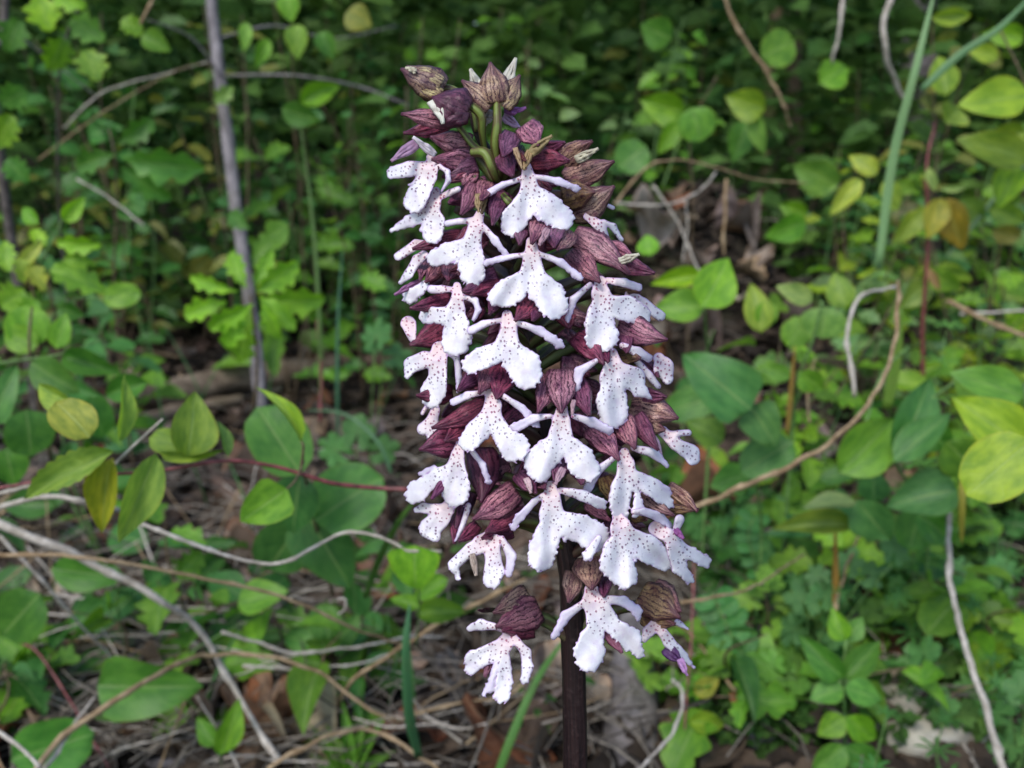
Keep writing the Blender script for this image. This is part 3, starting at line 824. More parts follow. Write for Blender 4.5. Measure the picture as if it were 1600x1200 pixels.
# closed bud
fo = ovary_px('flower_bud', [(745, 206, tipd), (738, 168, tipd - .001), (712, 142, tipd - .001), (690, 136, tipd - .001)], [4, 5, 5.5, 6], GR2)
fo['label'] = 'closed plum bud at the very tip of the spike'
dd = tipd - .002
sepal_mesh(fo, 692, 140, 627, 108, 21, dd, dd + .0005, color=(.22, .16, .13), bulge=1.0, seed=77)
sepal_mesh(fo, 690, 132, 636, 104, 13, dd - .0015, dd, color=(.30, .27, .16), bulge=.9, seed=78)
sepal_mesh(fo, 688, 150, 634, 120, 12, dd - .0015, dd, color=(.34, .30, .14), bulge=.9, seed=79)
sepal_mesh(fo, 650, 112, 634, 106, 3, dd - .003, dd - .003, name='petal', mat='petal', color=(.7, .68, .5), bulge=.4)
# swollen green ovaries along the upper axis, visible bare
for pts, r, c in [([(775, 240, tipd), (745, 232, tipd - .002), (716, 196, tipd - .003)], [5, 6, 5], GR2),
                  ([(778, 290, tipd), (770, 266, tipd - .007), (758, 240, tipd - .0075), (738, 238, tipd - .006)], [5, 7.5, 8.5, 7], GR),
                  ([(810, 330, tipd), (797, 318, tipd - .008), (786, 305, tipd - .007)], [4, 6, 5], GR2)]:
    ovary_px('ovary', pts, r, c)

# ------------------------------------------------------------------ labels for scattered things: what they lie or stand near
MARKS = [(250, 600, 'fallen log'), (385, 250, 'grey sapling trunk'), (395, 470, 'bright oak seedling'), (95, 440, 'young hawthorn shoots'),
         (400, 730, 'red vine stem'), (645, 885, 'heart shaped leaf'), (120, 750, 'honeysuckle leaves'), (160, 880, 'thick pale dead stem'),
         (230, 1070, 'ivy seedling leaf'), (900, 1130, 'lower orchid stem'), (780, 1040, 'lowest orchid flower'), (1300, 690, 'arching tan stem'),
         (1555, 735, 'large yellow green leaf'), (1470, 350, 'ochre bramble leaves'), (1420, 80, 'grey trunk far off'), (1190, 1000, 'vetch leaf'),
         (1460, 980, 'curled beige oak leaf'), (1420, 1170, 'pale stone'), (1320, 1080, 'dark leafy rosette'), (1140, 440, 'bright oval leaf'),
         (700, 120, 'orchid buds'), (1150, 570, 'big bluish heart leaf'), (1020, 1080, 'weathered stump'), (1120, 330, 'grey litter hollow'), (1190, 100, 'thin tan twig'),
         (1310, 850, 'orange dead blade'), (1500, 810, 'yellowed hanging blade'), (690, 970, 'bent orange stem'), (645, 1060, 'upright grass blade'), (1330, 530, 'grey crooked stem'), (1540, 1060, 'long grey stalk'),
         (490, 850, 'dark snowberry leaves'), (35, 970, 'broad dark leaf'), (345, 1130, 'three leaved seedling'), (1060, 1110, 'grey barked branch'), (560, 1190, 'bottom dead stem')]
USED = {}
def near(px, py):
    best = min(MARKS, key=lambda m: (m[0] - px) ** 2 + (m[1] - py) ** 2)
    dx, dy = px - best[0], py - best[1]
    if abs(dx) > abs(dy) * 1.1: rel = 'right of' if dx > 0 else 'left of'
    else: rel = 'below' if dy > 0 else 'above'
    r = math.hypot(dx, dy)
    pre = 'just ' if r < 55 else ('well ' if r > 120 else '')
    return pre + rel + ' the ' + best[2]
def project(w):
    q = Vector(w) - CAM
    d = q.dot(F_)
    if d < .05: return (-999, -999, d)
    return (800 + q.dot(R_) / d / TH * 800, 600 - q.dot(U_) / d / TH * 800, d)

def plant(label, cat, base, name='plant', group=None):
    o = empty(name, base)
    return tag(o, label, cat, group)
def ground_under(px, py, d):
    w = P(px, py, d)
    return Vector((w.x, w.y, gz(w.x, w.y)))

# ------------------------------------------------------------------ trees, log, stump, stone
def trunk_thing(name, label, cat, pts, r, mat, rough=.25, side=(), seed=1):
    base = P(*pts[-1]); g = Vector((base.x, base.y, gz(base.x, base.y) - .02))
    o = plant(label, cat, g, name)
    pp = [P(*p) for p in pts] + [g]
    # continue upward out of the frame
    up = (pp[0] - pp[1]).normalized()
    pp = [pp[0] + up * .9 + Vector((.05, .1, .3)), pp[0] + up * .35] + pp
    rr = [r * .5, r * .8] + [r * (.88 + .12 * i / len(pts)) for i in range(len(pts))] + [r * 1.12]
    MB().tube(pp, rr, 12, 6, rough, seed=seed).build('trunk', mat, o)
    for s in side:
        q = [P(*p) for p in s[0]]
        MB().tube(q, [s[1] * (1 - .6 * i / (len(q) - 1)) for i in range(len(q))], 6, 5, .3, seed=seed + 3).build('branch', mat, o)
    return o
sap = trunk_thing('sapling', 'thin grey sapling trunk rising behind the oak seedling', 'sapling',
    [(330, -10, 1.25), (340, 90, 1.25), (352, 190, 1.25), (368, 320, 1.25), (385, 430, 1.25), (398, 530, 1.25), (408, 630, 1.25)], .0088, M['bark_grey'],
    side=[([(352, 130, 1.25), (300, 60, 1.2), (230, 30, 1.15)], .0018), ([(345, 118, 1.25), (460, 118, 1.2), (560, 135, 1.2), (640, 165, 1.2)], .002), ([(340, 60, 1.25), (430, 40, 1.3), (520, 60, 1.35), (620, 40, 1.4)], .0016)])
hl(sap, 'haw', 335, 160, 364, 136, 15, 1.2, LT)
trunk_thing('tree', 'grey tree trunk far off above the bramble leaves', 'tree',
    [(1432, -20, 2.5), (1436, 80, 2.5), (1440, 180, 2.5), (1442, 330, 2.5)], .052, M['bark_grey'], seed=5)
trunk_thing('tree', 'slim dark tree trunk at the top edge behind the leaves', 'tree',
    [(1240, -20, 2.9), (1240, 120, 2.9), (1243, 260, 2.9)], .025, M['bark_brown'], seed=6)
trunk_thing('tree', 'dull brown sapling leaning at the top beside the slim dark trunk', 'tree',
    [(1222, -20, 2.6), (1208, 60, 2.6), (1200, 220, 2.6)], .016, M['wood_tan'], seed=7)
trunk_thing('tree', 'thin pale trunk above the orchid, half hidden in leaves', 'tree',
    [(845, -20, 2.1), (842, 100, 2.1), (838, 260, 2.1)], .010, M['bark_brown'], seed=8)
trunk_thing('tree', 'dark leaning stem at the upper left corner', 'tree',
    [(8, -20, 1.0), (5, 60, 1.0), (-10, 160, 1.0)], .005, M['wood_dark'], seed=9)

def log_thing(name, label, cat, pts, rad, mat, rough, seed, sides=14, flat=.85):
    pp = [P(*p) for p in pts]
    o = plant(label, cat, pp[0], name)
    MB().tube(pp, rad, sides, 7, rough, flat, seed).build('trunk' if cat != 'stump' else 'wood', mat, o)
    return o
lg = log_thing('log', 'rotting brown log lying behind the sapling foot', 'log',
    [(150, 642, gd(150, 650) * .93), (240, 615, gd(240, 625) * .93), (330, 598, gd(330, 612) * .93), (430, 583, gd(430, 598) * .93), (530, 570, gd(530, 584) * .93)], [.012, .019, .020, .019, .014], M['rotten_wood'], .35, 3)
log_thing('broken_branch', 'second broken branch lying in front of the brown log', 'branch',
    [(200, 662, gd(200, 662) * .97), (290, 640, gd(290, 640) * .98), (380, 622, gd(380, 622) * .95)], [.008, .012, .007], M['rotten_wood'], .35, 4)
st = log_thing('stump', 'weathered grey stump slab leaning behind the lower orchid stem', 'stump',
    [(985, 950, .69), (990, 1010, .67), (985, 1080, .645), (978, 1150, .62), (968, 1240, .59)], [.012, .022, .027, .030, .032], M['stump'], .4, 11, 18, .5)
log_thing('branch', 'grey barked branch standing beside the weathered stump', 'branch',
    [(1040, 1010, .68), (1036, 1070, .67), (1020, 1140, .65), (1000, 1220, .62)], [.006, .008, .009, .009], M['bark_grey'], .4, 12)
def stone(label, px, py, d, sx, sy, sz, seed, mat='stone'):
    import bmesh
    bm = bmesh.new(); bmesh.ops.create_icosphere(bm, subdivisions=4, radius=1)
    for v in bm.verts:
        n = v.co.normalized()
        k = 1 + .25 * noise.noise(n * 1.5 + Vector((seed, 0, 0))) + .08 * noise.noise(n * 5 + Vector((seed, 3, 0))) + .03 * noise.noise(n * 14)
        v.co = Vector((n.x * sx * k, n.y * sy * k, n.z * sz * k))
    m = bpy.data.meshes.new('stone'); bm.to_mesh(m); bm.free()
    m.materials.append(M[mat]); m.polygons.foreach_set('use_smooth', [True] * len(m.polygons))
    w = P(px, py, d); w.z = gz(w.x, w.y) + sz * .35
    o = obj('stone', m, None, Matrix.Translation(w)); tag(o, label, 'stone')
stone('pale lichened stone at the bottom edge under the lobed leaves', 1420, 1175, gd(1420, 1190), .048, .032, .020, 4)
stone('small dark stone half buried near the bottom edge', 1165, 1190, gd(1165, 1190), .022, .018, .012, 9, 'bark_grey')

# ------------------------------------------------------------------ leafy plants traced from the photograph
# honeysuckle vine, near left
v = plant('red stemmed honeysuckle vine with paired yellow green leaves, nearest on the left', 'vine', ground_under(640, 765, .42), 'honeysuckle_vine')
stalk(v, [(640, 765, .40), (580, 762, .40), (520, 755, .39), (470, 740, .385), (420, 727, .38), (350, 720, .37), (250, 735, .365), (165, 742, .36), (60, 752, .36), (-40, 770, .36)], .00105, M['stem_red'])
stalk(v, [(640, 765, .40), (690, 775, .43), (760, 830, .50), (800, 950, .60)], .001, M['stem_red'])
stalk(v, [(470, 735, .385), (474, 700, .38), (470, 688, .38)], .0007, M['stem_brown'], 'petiole')
stalk(v, [(475, 720, .385), (462, 750, .38), (448, 764, .375)], .0006, M['stem_brown'], 'petiole')
stalk(v, [(165, 742, .36), (200, 705, .355), (254, 655, .35)], .0008, M['wood_pale'], 'petiole')
VL = [('serr0', 178, 705, 22, 778, 25, .34, (.17, .29, .07), .3), ('ovate1', 175, 715, 147, 838, 25, .345, (.23, .29, .03), .35), ('ovate0', 243, 708, 190, 854, 28, .335, (.17, .28, .07), -.35),
      ('round1', 140, 684, 88, 622, 32, .335, (.22, .27, .06), .3), ('ovate2', 118, 630, 42, 606, 19, .35, (.21, .30, .05), -.4), ('ovate0', 188, 690, 203, 588, 13, .345, (.17, .29, .06), .7),
      ('ovate1', 292, 714, 312, 614, 36, .36, (.14, .26, .045), .35), ('round0', 292, 700, 232, 682, 21, .37, (.12, .25, .03), .2), ('ovate0', 357, 712, 345, 655, 9, .37, (.13, .24, .08), .8),
      ('lance1', 470, 690, 420, 590, 10, .375, (.20, .32, .03), .6), ('heart0', 448, 763, 374, 818, 37, .375, (.11, .26, .045), -.2), ('lance0', 250, 705, 345, 712, 9, .365, (.13, .25, .03), .5)]
for a in VL: hl(v, a[0], a[1], a[2], a[3], a[4], a[5], a[6], a[7], a[8])
v = plant('dark blue green snowberry shoot under the red vine, with large round leaves', 'shrub', ground_under(520, 930, .58), 'snowberry')
stalk(v, [(520, 930, .58), (500, 850, .54), (480, 760, .50), (470, 735, .48)], .0012, M['stem_brown'])
for a in [('round0', 470, 742, 402, 634, 47, .47, BG, .2), ('round1', 492, 815, 592, 742, 54, .52, BG, -.25), ('heart1', 480, 800, 545, 925, 50, .53, (.03, .11, .04), .2),
          ('round2', 470, 810, 418, 902, 46, .54, (.035, .12, .045), -.2), ('ovate1', 470, 740, 452, 838, 40, .50, (.035, .12, .05), .2)]:
    hl(v, a[0], a[1], a[2], a[3], a[4], a[5], a[6], a[7], a[8])
v = plant('bright green heart shaped leaf on a short shoot left of the lowest flowers', 'shoot', ground_under(650, 1000, .55), 'bindweed_shoot')
stalk(v, [(650, 1010, .55), (655, 950, .5), (652, 880, .44), (650, 862, .42)], .0006, M['stem_green'])
hl(v, 'heart2', 648, 852, 646, 926, 42, .40, (.12, .29, .03), .15)
hl(v, 'lance1', 655, 950, 610, 930, 12, .48, MG, .3); hl(v, 'ovate1', 700, 905, 640, 935, 18, .5, (.09, .24, .03), .3); hl(v, 'ovate2', 650, 960, 730, 950, 20, .52, (.09, .22, .03), -.2)

# oak seedling
v = plant('bright green oak seedling with lobed leaves in front of the sapling', 'seedling', ground_under(398, 640, .80), 'oak_seedling')
stalk(v, [(398, 640, .80), (402, 560, .78), (396, 500, .76), (392, 462, .75)], .0016, M['stem_brown'])
OAK = (.15, .33, .035)
for a in [(355, 472, 282, 492, 20), (392, 482, 366, 566, 28), (405, 470, 498, 478, 27), (400, 455, 466, 420, 24), (372, 455, 280, 436, 15), (385, 450, 352, 388, 18), (410, 475, 432, 528, 16),
          (395, 475, 318, 520, 20), (380, 480, 352, 545, 22), (405, 462, 462, 512, 17), (398, 450, 425, 392, 15)]:
    hl(v, 'oak', *a[:5], .75 + rnd.uniform(-.02, .03), OAK, rnd.uniform(-.4, .4))
# hawthorn shoots at left
v = plant('young hawthorn shoots with pale yellow green lobed leaves at the left edge', 'shrub', ground_under(60, 640, .70), 'hawthorn_shoot')
stalk(v, [(60, 640, .72), (60, 520, .68), (50, 430, .66), (60, 375, .65)], .0014, M['stem_brown'])
stalk(v, [(60, 520, .68), (110, 470, .66), (175, 465, .65)], .0008, M['stem_green'], 'twig')
stalk(v, [(50, 430, .66), (80, 380, .65), (98, 342, .65)], .0008, M['stem_green'], 'twig')
for a in [('ovate', 98, 345, 132, 310, 14, BR), ('haw', 90, 378, 154, 386, 17, BR), ('haw', 80, 420, 158, 446, 26, (.17, .32, .05)), ('round', 160, 468, 217, 455, 20, (.12, .27, .03)), ('haw', 40, 455, -8, 480, 30, (.15, .3, .04)),
          ('haw', 45, 412, 70, 452, 16, (.26, .32, .06)), ('haw', 14, 425, 4, 372, 17, (.18, .32, .05)), ('ovate', 36, 414, 64, 376, 11, (.3, .33, .07)), ('haw', 30, 400, 38, 440, 14, (.27, .33, .07)), ('haw', 60, 470, 30, 500, 22, MG),
          ('ovate', 90, 480, 128, 495, 16, DG), ('haw', 70, 385, 48, 352, 13, BR), ('haw', 100, 405, 140, 408, 13, MG), ('ovate', 60, 350, 30, 322, 12, MG)]:
    hl(v, a[0], a[1], a[2], a[3], a[4], a[5], .65 + rnd.uniform(-.03, .03), a[6], rnd.uniform(-.35, .35))
v = plant('darker round leaved shrub below the hawthorn shoots', 'shrub', ground_under(80, 720, .62), 'snowberry')
stalk(v, [(80, 720, .62), (60, 620, .58), (46, 545, .56), (50, 480, .56)], .0013, M['stem_brown'])
stalk(v, [(-20, 570, .57), (40, 562, .56), (100, 552, .56), (160, 530, .57)], .0009, M['stem_green'], 'twig')
for a in [('round', 46, 543, 40, 476, 33, MG), ('ovate', 88, 545, 102, 488, 17, MG), ('ovate', 98, 556, 178, 580, 21, DG), ('ovate', 48, 566, 120, 614, 27, DG), ('round', 40, 640, 52, 712, 37, DG), ('ovate', 232, 598, 150, 618, 22, DG),
          ('heart', -14, 662, 22, 570, 25, (.06, .17, .06)), ('round', 140, 620, 165, 680, 24, DG), ('ovate', 10, 700, 20, 760, 30, DG), ('round', 60, 540, 5, 520, 22, MG)]:
    hl(v, a[0], a[1], a[2], a[3], a[4], a[5], .54 + rnd.uniform(-.04, .04), a[6], rnd.uniform(-.3, .3))
# bottom left leaves
v = plant('broad dark green leaf at the left edge below the thick pale stem', 'seedling', ground_under(52, 1010, .62), 'seedling')
stalk(v, [(60, 1020, .66), (56, 960, .60), (52, 925, .58)], .0008, M['stem_green'])
hl(v, 'round1', 62, 928, -6, 1000, 45, .56, (.05, .17, .04), .1)
v = plant('flat dark leaf under the crossing of the pale dead stems', 'seedling', ground_under(85, 930, .66), 'seedling')
stalk(v, [(80, 950, .70), (85, 910, .64), (82, 890, .62)], .0008, M['stem_green'])
hl(v, 'ovate0', 80, 888, 192, 905, 28, .60, DG, .3)
v = plant('broad veined green leaf of an ivy seedling in the lower left', 'seedling', ground_under(155, 1100, .58), 'ivy_seedling')
stalk(v, [(160, 1120, .62), (158, 1090, .58), (153, 1078, .56)], .0008, M['stem_red'])
hl(v, 'heart0', 153, 1070, 312, 1078, 50, .54, (.05, .18, .035), .35)
v = plant('rounded green leaf at the bottom left corner', 'seedling', ground_under(30, 1180, .55), 'seedling')
stalk(v, [(20, 1210, .58), (18, 1190, .56)], .0008, M['stem_green'])
hl(v, 'round0', 18, 1186, 142, 1150, 46, .53, (.05, .17, .04), .35)
v = plant('small bright three leaved seedling near the bottom left', 'seedling', ground_under(345, 1200, .58), 'seedling')
stalk(v, [(350, 1215, .60), (345, 1185, .56), (342, 1165, .55)], .0007, M['stem_green'])
hl(v, 'ovate0', 345, 1178, 376, 1096, 20, .54, (.11, .27, .03), .3); hl(v, 'ovate1', 338, 1165, 305, 1122, 14, .54, (.08, .22, .03), -.3); hl(v, 'ovate2', 345, 1180, 335, 1130, 12, .545, (.09, .24, .03), .4)
v = plant('low rounded leaves under the thin brown runner left of the grass blade', 'seedling', ground_under(520, 1020, .68), 'seedling')
stalk(v, [(520, 1030, .70), (518, 1000, .66), (520, 990, .65)], .0008, M['stem_green'])
for a in [('round', 500, 1008, 444, 990, 19), ('round', 515, 1000, 500, 945, 27), ('heart', 530, 1000, 562, 962, 20), ('round', 530, 1005, 540, 1020, 14)]:
    hl(v, *a[:6], .64, (.06, .17, .045), rnd.uniform(-.2, .3))
v = plant('sprout of narrow bright leaves at the bottom edge left of the grass', 'sprout', ground_under(540, 1195, .62), 'sprout')
for i in range(7):
    a = -1.2 + i * .38
    hl(v, 'lance', 545, 1215, 545 + math.sin(a) * 75, 1215 - math.cos(a) * (90 + 25 * (i % 2)), 10, .58, (.10, .24, .05), rnd.uniform(-.4, .4))

# right side: big leaves
def big(label, kindname, cat, stem, leaves, mat='stem_green', r=.0013):
    b = stem[0]
    o = plant(label, cat, ground_under(*b), kindname)
    bz = o.location.copy()
    pp = [bz] + [P(*p) for p in stem]
    MB().tube(pp, [r * 1.1] + [r * (1 - .5 * i / len(stem)) for i in range(len(stem))], 6, 5, .12, seed=b[0]).build('stem', M[mat], o)
    for a in leaves:
        hl(o, a[0], a[1], a[2], a[3], a[4], a[5], a[6], a[7], a[8] if len(a) > 8 else rnd.uniform(-.3, .3))
    return o
big('honeysuckle shoot with the very large yellow green leaf at the right edge', 'honeysuckle', 'shrub', [(1640, 900, .50), (1625, 780, .42), (1612, 690, .38), (1600, 600, .40)],
    [('round0', 1612, 688, 1512, 772, 50, .36, (.21, .34, .035), .1), ('ovate1', 1600, 700, 1500, 620, 40, .44, (.19, .30, .035), .3), ('ovate0', 1600, 620, 1490, 580, 30, .46, (.10, .24, .05), .3), ('ovate2', 1612, 690, 1655, 790, 40, .40, BR, .2)])
big('bushy plant with bluish leaves right of the arching tan stem', 'shrub', 'shrub', [(1450, 860, .64), (1420, 760, .60), (1400, 715, .58), (1440, 640, .56), (1500, 590, .55)],
    [('ovate1', 1400, 716, 1466, 588, 36, .55, (.045, .16, .06), .3), ('ovate0', 1398, 722, 1485, 640, 26, .54, (.05, .17, .06), -.3), ('ovate1', 1310, 738, 1408, 652, 40, .56, (.085, .22, .035), .2), ('ovate2', 1495, 765, 1395, 782, 38, .55, (.045, .14, .065), .2),
     ('round1', 1480, 690, 1532, 745, 36, .54, (.07, .18, .03), .2), ('ovate0', 1490, 592, 1612, 640, 30, .52, (.11, .25, .05), .3), ('ovate1', 1340, 782, 1392, 852, 34, .57, (.045, .15, .06), .2), ('ovate0', 1338, 785, 1254, 786, 13, .56, (.11, .18, .10), .9),
     ('ovate2', 1330, 822, 1218, 815, 20, .58, (.11, .17, .035), .3), ('ovate0', 1365, 785, 1365, 732, 25, .60, (.04, .14, .05), .1), ('ovate1', 1430, 800, 1500, 850, 30, .6, DG), ('ovate1', 1480, 700, 1430, 650, 26, .6, DG), ('round2', 1420, 860, 1440, 790, 30, .62, DG)])
big('shrub with the big bluish heart leaf right of the spike', 'shrub', 'shrub', [(1190, 850, .66), (1180, 740, .62), (1170, 640, .58), (1165, 600, .57)],
    [('heart1', 1172, 640, 1072, 550, 50, .55, (.05, .18, .06), .25), ('heart0', 1172, 634, 1215, 698, 34, .56, (.06, .19, .07), -.2), ('round1', 1240, 690, 1158, 735, 34, .58, (.05, .15, .05), .2), ('ovate1', 1130, 690, 1075, 656, 24, .60, (.09, .19, .03), .3),
     ('round2', 1120, 620, 1040, 640, 28, .62, (.045, .15, .04), .2), ('ovate0', 1170, 740, 1110, 760, 26, .64, DG)])
big('small shoot with the bright oval leaf right of the upper spike', 'seedling', 'seedling', [(1110, 640, .72), (1105, 540, .66), (1100, 478, .62)],
    [('ovate0', 1097, 480, 1142, 402, 36, .58, (.13, .33, .035), .25), ('ovate1', 1100, 480, 1022, 478, 27, .60, (.10, .26, .04), .3), ('ovate2', 1096, 430, 1020, 440, 16, .64, BR), ('ovate1', 1015, 400, 1010, 365, 18, .66, (.12, .3, .03))])
big('pale leaved shoot above the big bluish heart leaf', 'seedling', 'seedling', [(1240, 660, .72), (1245, 600, .68), (1270, 530, .66), (1285, 470, .65)],
    [('ovate1', 1250, 582, 1288, 613, 20, .64, (.11, .26, .04)), ('ovate0', 1235, 590, 1188, 570, 15, .64, (.09, .22, .05)), ('round1', 1290, 480, 1282, 528, 36, .66, (.12, .22, .07), .2), ('ovate0', 1270, 470, 1214, 446, 17, .66, (.17, .24, .10)),
     ('ovate1', 1318, 482, 1305, 424, 22, .68, (.16, .25, .06)), ('ovate1', 1190, 520, 1175, 440, 22, .70, (.18, .27, .06)), ('ovate0', 1200, 470, 1190, 520, 18, .70, (.13, .28, .04)), ('round0', 1260, 500, 1230, 540, 24, .7, MG)])
big('bramble shoot with yellow green and ochre young leaves on a reddish cane', 'bramble', 'bramble', [(1440, 640, .95), (1442, 500, .92), (1450, 380, .90), (1448, 260, .88), (1462, 190, .88)],
    [('serr', 1345, 280, 1300, 332, 16, .86, (.24, .32, .06)), ('serr', 1385, 280, 1402, 330, 16, .86, (.24, .34, .09)), ('serr', 1400, 284, 1434, 300, 14, .86, (.16, .28, .05)), ('serr', 1370, 272, 1330, 240, 16, .88, (.22, .30, .06)), ('ovate', 1470, 295, 1516, 292, 6, .86, PALE), ('ovate', 1450, 262, 1462, 300, 8, .86, (.42, .40, .18)),
     ('serr', 1480, 310, 1500, 392, 26, .88, OC), ('serr', 1470, 310, 1452, 372, 20, .88, (.26, .24, .05)), ('serr', 1500, 310, 1540, 350, 20, .9, (.13, .24, .06)), ('serr', 1310, 288, 1240, 262, 30, .92, (.11, .24, .06)), ('serr', 1440, 330, 1400, 380, 18, .9, (.18, .27, .05)),
     ('serr', 1455, 420, 1500, 460, 20, .92, (.15, .25, .05)), ('serr', 1450, 440, 1410, 480, 20, .92, (.13, .22, .05)), ('serr', 1550, 360, 1600, 372, 16, .9, (.26, .22, .05)), ('serr', 1600, 345, 1540, 320, 18, .9, (.16, .26, .06)), ('ovate', 1450, 420, 1470, 455, 7, .9, (.40, .24, .12))], 'stem_red', .0022)
big('tall shrub with large light leaves at the upper right edge', 'shrub', 'shrub', [(1640, 520, .90), (1630, 300, .84), (1612, 160, .80), (1560, 40, .80)],
    [('ovate0', 1608, 150, 1502, 160, 32, .78, (.20, .33, .04), .3), ('ovate1', 1455, 28, 1526, 24, 14, .80, (.19, .32, .05)), ('ovate1', 1478, 150, 1468, 82, 22, .84, (.16, .28, .04)), ('ovate0', 1608, 250, 1500, 214, 28, .84, (.14, .21, .03), .3), ('ovate1', 1500, 170, 1480, 190, 26, .86, (.16, .26, .04)),
     ('ovate2', 1600, 205, 1530, 232, 22, .88, (.15, .22, .03)), ('ovate0', 1560, 90, 1512, 75, 14, .86, (.18, .28, .04)), ('ovate1', 1590, 260, 1560, 320, 24, .86, BR), ('ovate1', 1600, 60, 1540, 50, 18, .9, MG)], 'stem_brown')
big('leafy shoots with broad blades above the right side of the spike', 'shrub', 'shrub', [(1080, 420, 1.15), (1082, 300, 1.1), (1080, 200, 1.08), (1120, 120, 1.05)],
    [('round1', 1080, 168, 1098, 218, 30, 1.05, (.08, .22, .035)), ('ovate1', 1196, 172, 1134, 152, 26, 1.05, (.15, .27, .03)), ('round0', 1010, 228, 966, 262, 28, 1.08, DG), ('ovate0', 1260, 345, 1198, 372, 22, 1.05, (.08, .22, .03)), ('ovate1', 1262, 335, 1218, 322, 16, 1.05, MG), ('ovate1', 1170, 190, 1145, 250, 22, 1.1, DG),
     ('ovate1', 1070, 175, 1000, 160, 26, 1.1, MG), ('ovate0', 1060, 190, 1030, 240, 16, 1.08, MG), ('ovate2', 1180, 180, 1190, 240, 14, 1.06, LT), ('round1', 1190, 90, 1245, 60, 30, 1.1, (.09, .20, .03)), ('ovate1', 1280, 130, 1330, 100, 26, 1.12, MG), ('ovate0', 1050, 60, 1000, 40, 26, 1.14, DG)], 'stem_brown')
big('oak sprig with deep green lobed leaves left of the sapling', 'oak_seedling', 'seedling', [(180, 480, 1.0), (182, 330, .96), (180, 250, .94), (170, 200, .94)],
    [('oak1', 190, 246, 306, 272, 30, .92, (.07, .21, .05), .3), ('oak', 180, 240, 112, 262, 20, .93, (.06, .18, .04)), ('oak', 185, 225, 240, 190, 20, .94, DG), ('oak', 190, 260, 250, 310, 22, .95, DG), ('ovate', 420, 372, 450, 350, 22, 1.0, (.09, .24, .04)), ('oak', 390, 358, 350, 330, 18, 1.0, DG)], 'stem_brown')
big('overhanging maple sprig with light lobed leaves at the top left', 'maple', 'shrub', [(100, 420, 1.0), (90, 200, .9), (100, 70, .85), (140, -20, .85)],
    [('haw', 60, -5, 76, 46, 30, .80, BR), ('haw', 135, 78, 152, 124, 28, .80, (.14, .28, .05)), ('haw', 110, 30, 160, 60, 26, .82, (.10, .23, .05)), ('haw', 100, 60, 80, 110, 26, .82, MG), ('ovate', 222, 55, 264, 76, 17, .85, (.08, .22, .03)), ('haw', 30, 30, 10, 80, 26, .82, DG), ('haw', 40, 140, 0, 165, 26, .84, (.07, .21, .06)), ('haw', 190, 30, 220, 50, 18, .86, MG),
     ('haw', 20, 180, -10, 230, 26, .86, MG), ('haw', 80, -15, 130, 10, 22, .8, BR), ('haw', 10, 250, 40, 280, 22, .9, DG)], 'wood_dark')
big('hanging shoot with long light leaves at the top right of the sapling', 'shrub', 'shrub', [(470, 330, 1.3), (460, 160, 1.2), (455, 40, 1.15), (450, -30, 1.15)],
    [('ovate', 384, 34, 382, 80, 11, 1.1, (.14, .29, .06)), ('ovate', 466, 38, 462, 90, 18, 1.1, (.13, .28, .05)), ('ovate', 450, -8, 453, 32, 18, 1.1, (.13, .30, .04)), ('ovate', 420, 60, 400, 105, 12, 1.12, MG), ('ovate', 500, 50, 520, 90, 16, 1.15, DG), ('ovate', 440, 170, 500, 190, 20, 1.15, DG), ('ovate', 470, 160, 530, 130, 18, 1.2, MG), ('ovate', 540, 20, 580, 40, 22, 1.2, OL)], 'stem_brown')

# vetch: pinnate leaves with paired leaflets
def pinnate(label, stem, n, ll, hw, d, col, t0=.1):
    pts = [P(x, y, d) for x, y in stem]
    g = ground_under(stem[-1][0], stem[-1][1], d * 1.02)
    o = plant(label, 'vetch', g, 'vetch')
    MB().tube(pts + [g], [.0005, .0007] + [.0009] * (len(pts) - 1), 5, 6, .05).build('stem', M['stem_green'], o)
    sp, _ = smooth_path(pts, [1] * len(pts), 6)
    for i in range(n):
        f = (t0 + (1 - t0) * i / n) * (len(sp) - 2)
        k = int(f); b = sp[k].lerp(sp[k + 1], f - k)
        ax = (sp[k + 1] - sp[k]).normalized(); sd = ax.cross(CAM - b).normalized()
        for s in (-1, 1):
            l = ll * MPP * d * rnd.uniform(.85, 1.15)
            tip = b + (sd * s - ax * .25).normalized() * l + Vector((0, 0, rnd.uniform(-.002, .002)))
            m = leaf_matrix(b, tip, hw * MPP * d, rnd.uniform(-.4, .4))
            obj('leaflet', T['round%d' % rnd.randrange(3)], o, m, vary(col))
    return o
pinnate('vetch with neat pairs of oval leaflets right of the lowest flowers', [(1112, 925), (1130, 965), (1155, 1015), (1195, 1065), (1240, 1105)], 8, 36, 13, .62, (.06, .20, .05))
pinnate('smaller vetch leaf curling below the larger vetch', [(1100, 1040), (1125, 1080), (1150, 1120), (1170, 1170)], 6, 30, 11, .64, (.05, .18, .05))
pinnate('vetch spray under the end of the arching tan stem', [(1180, 800), (1170, 840), (1185, 890), (1215, 930)], 7, 24, 8, .70, (.06, .22, .05))

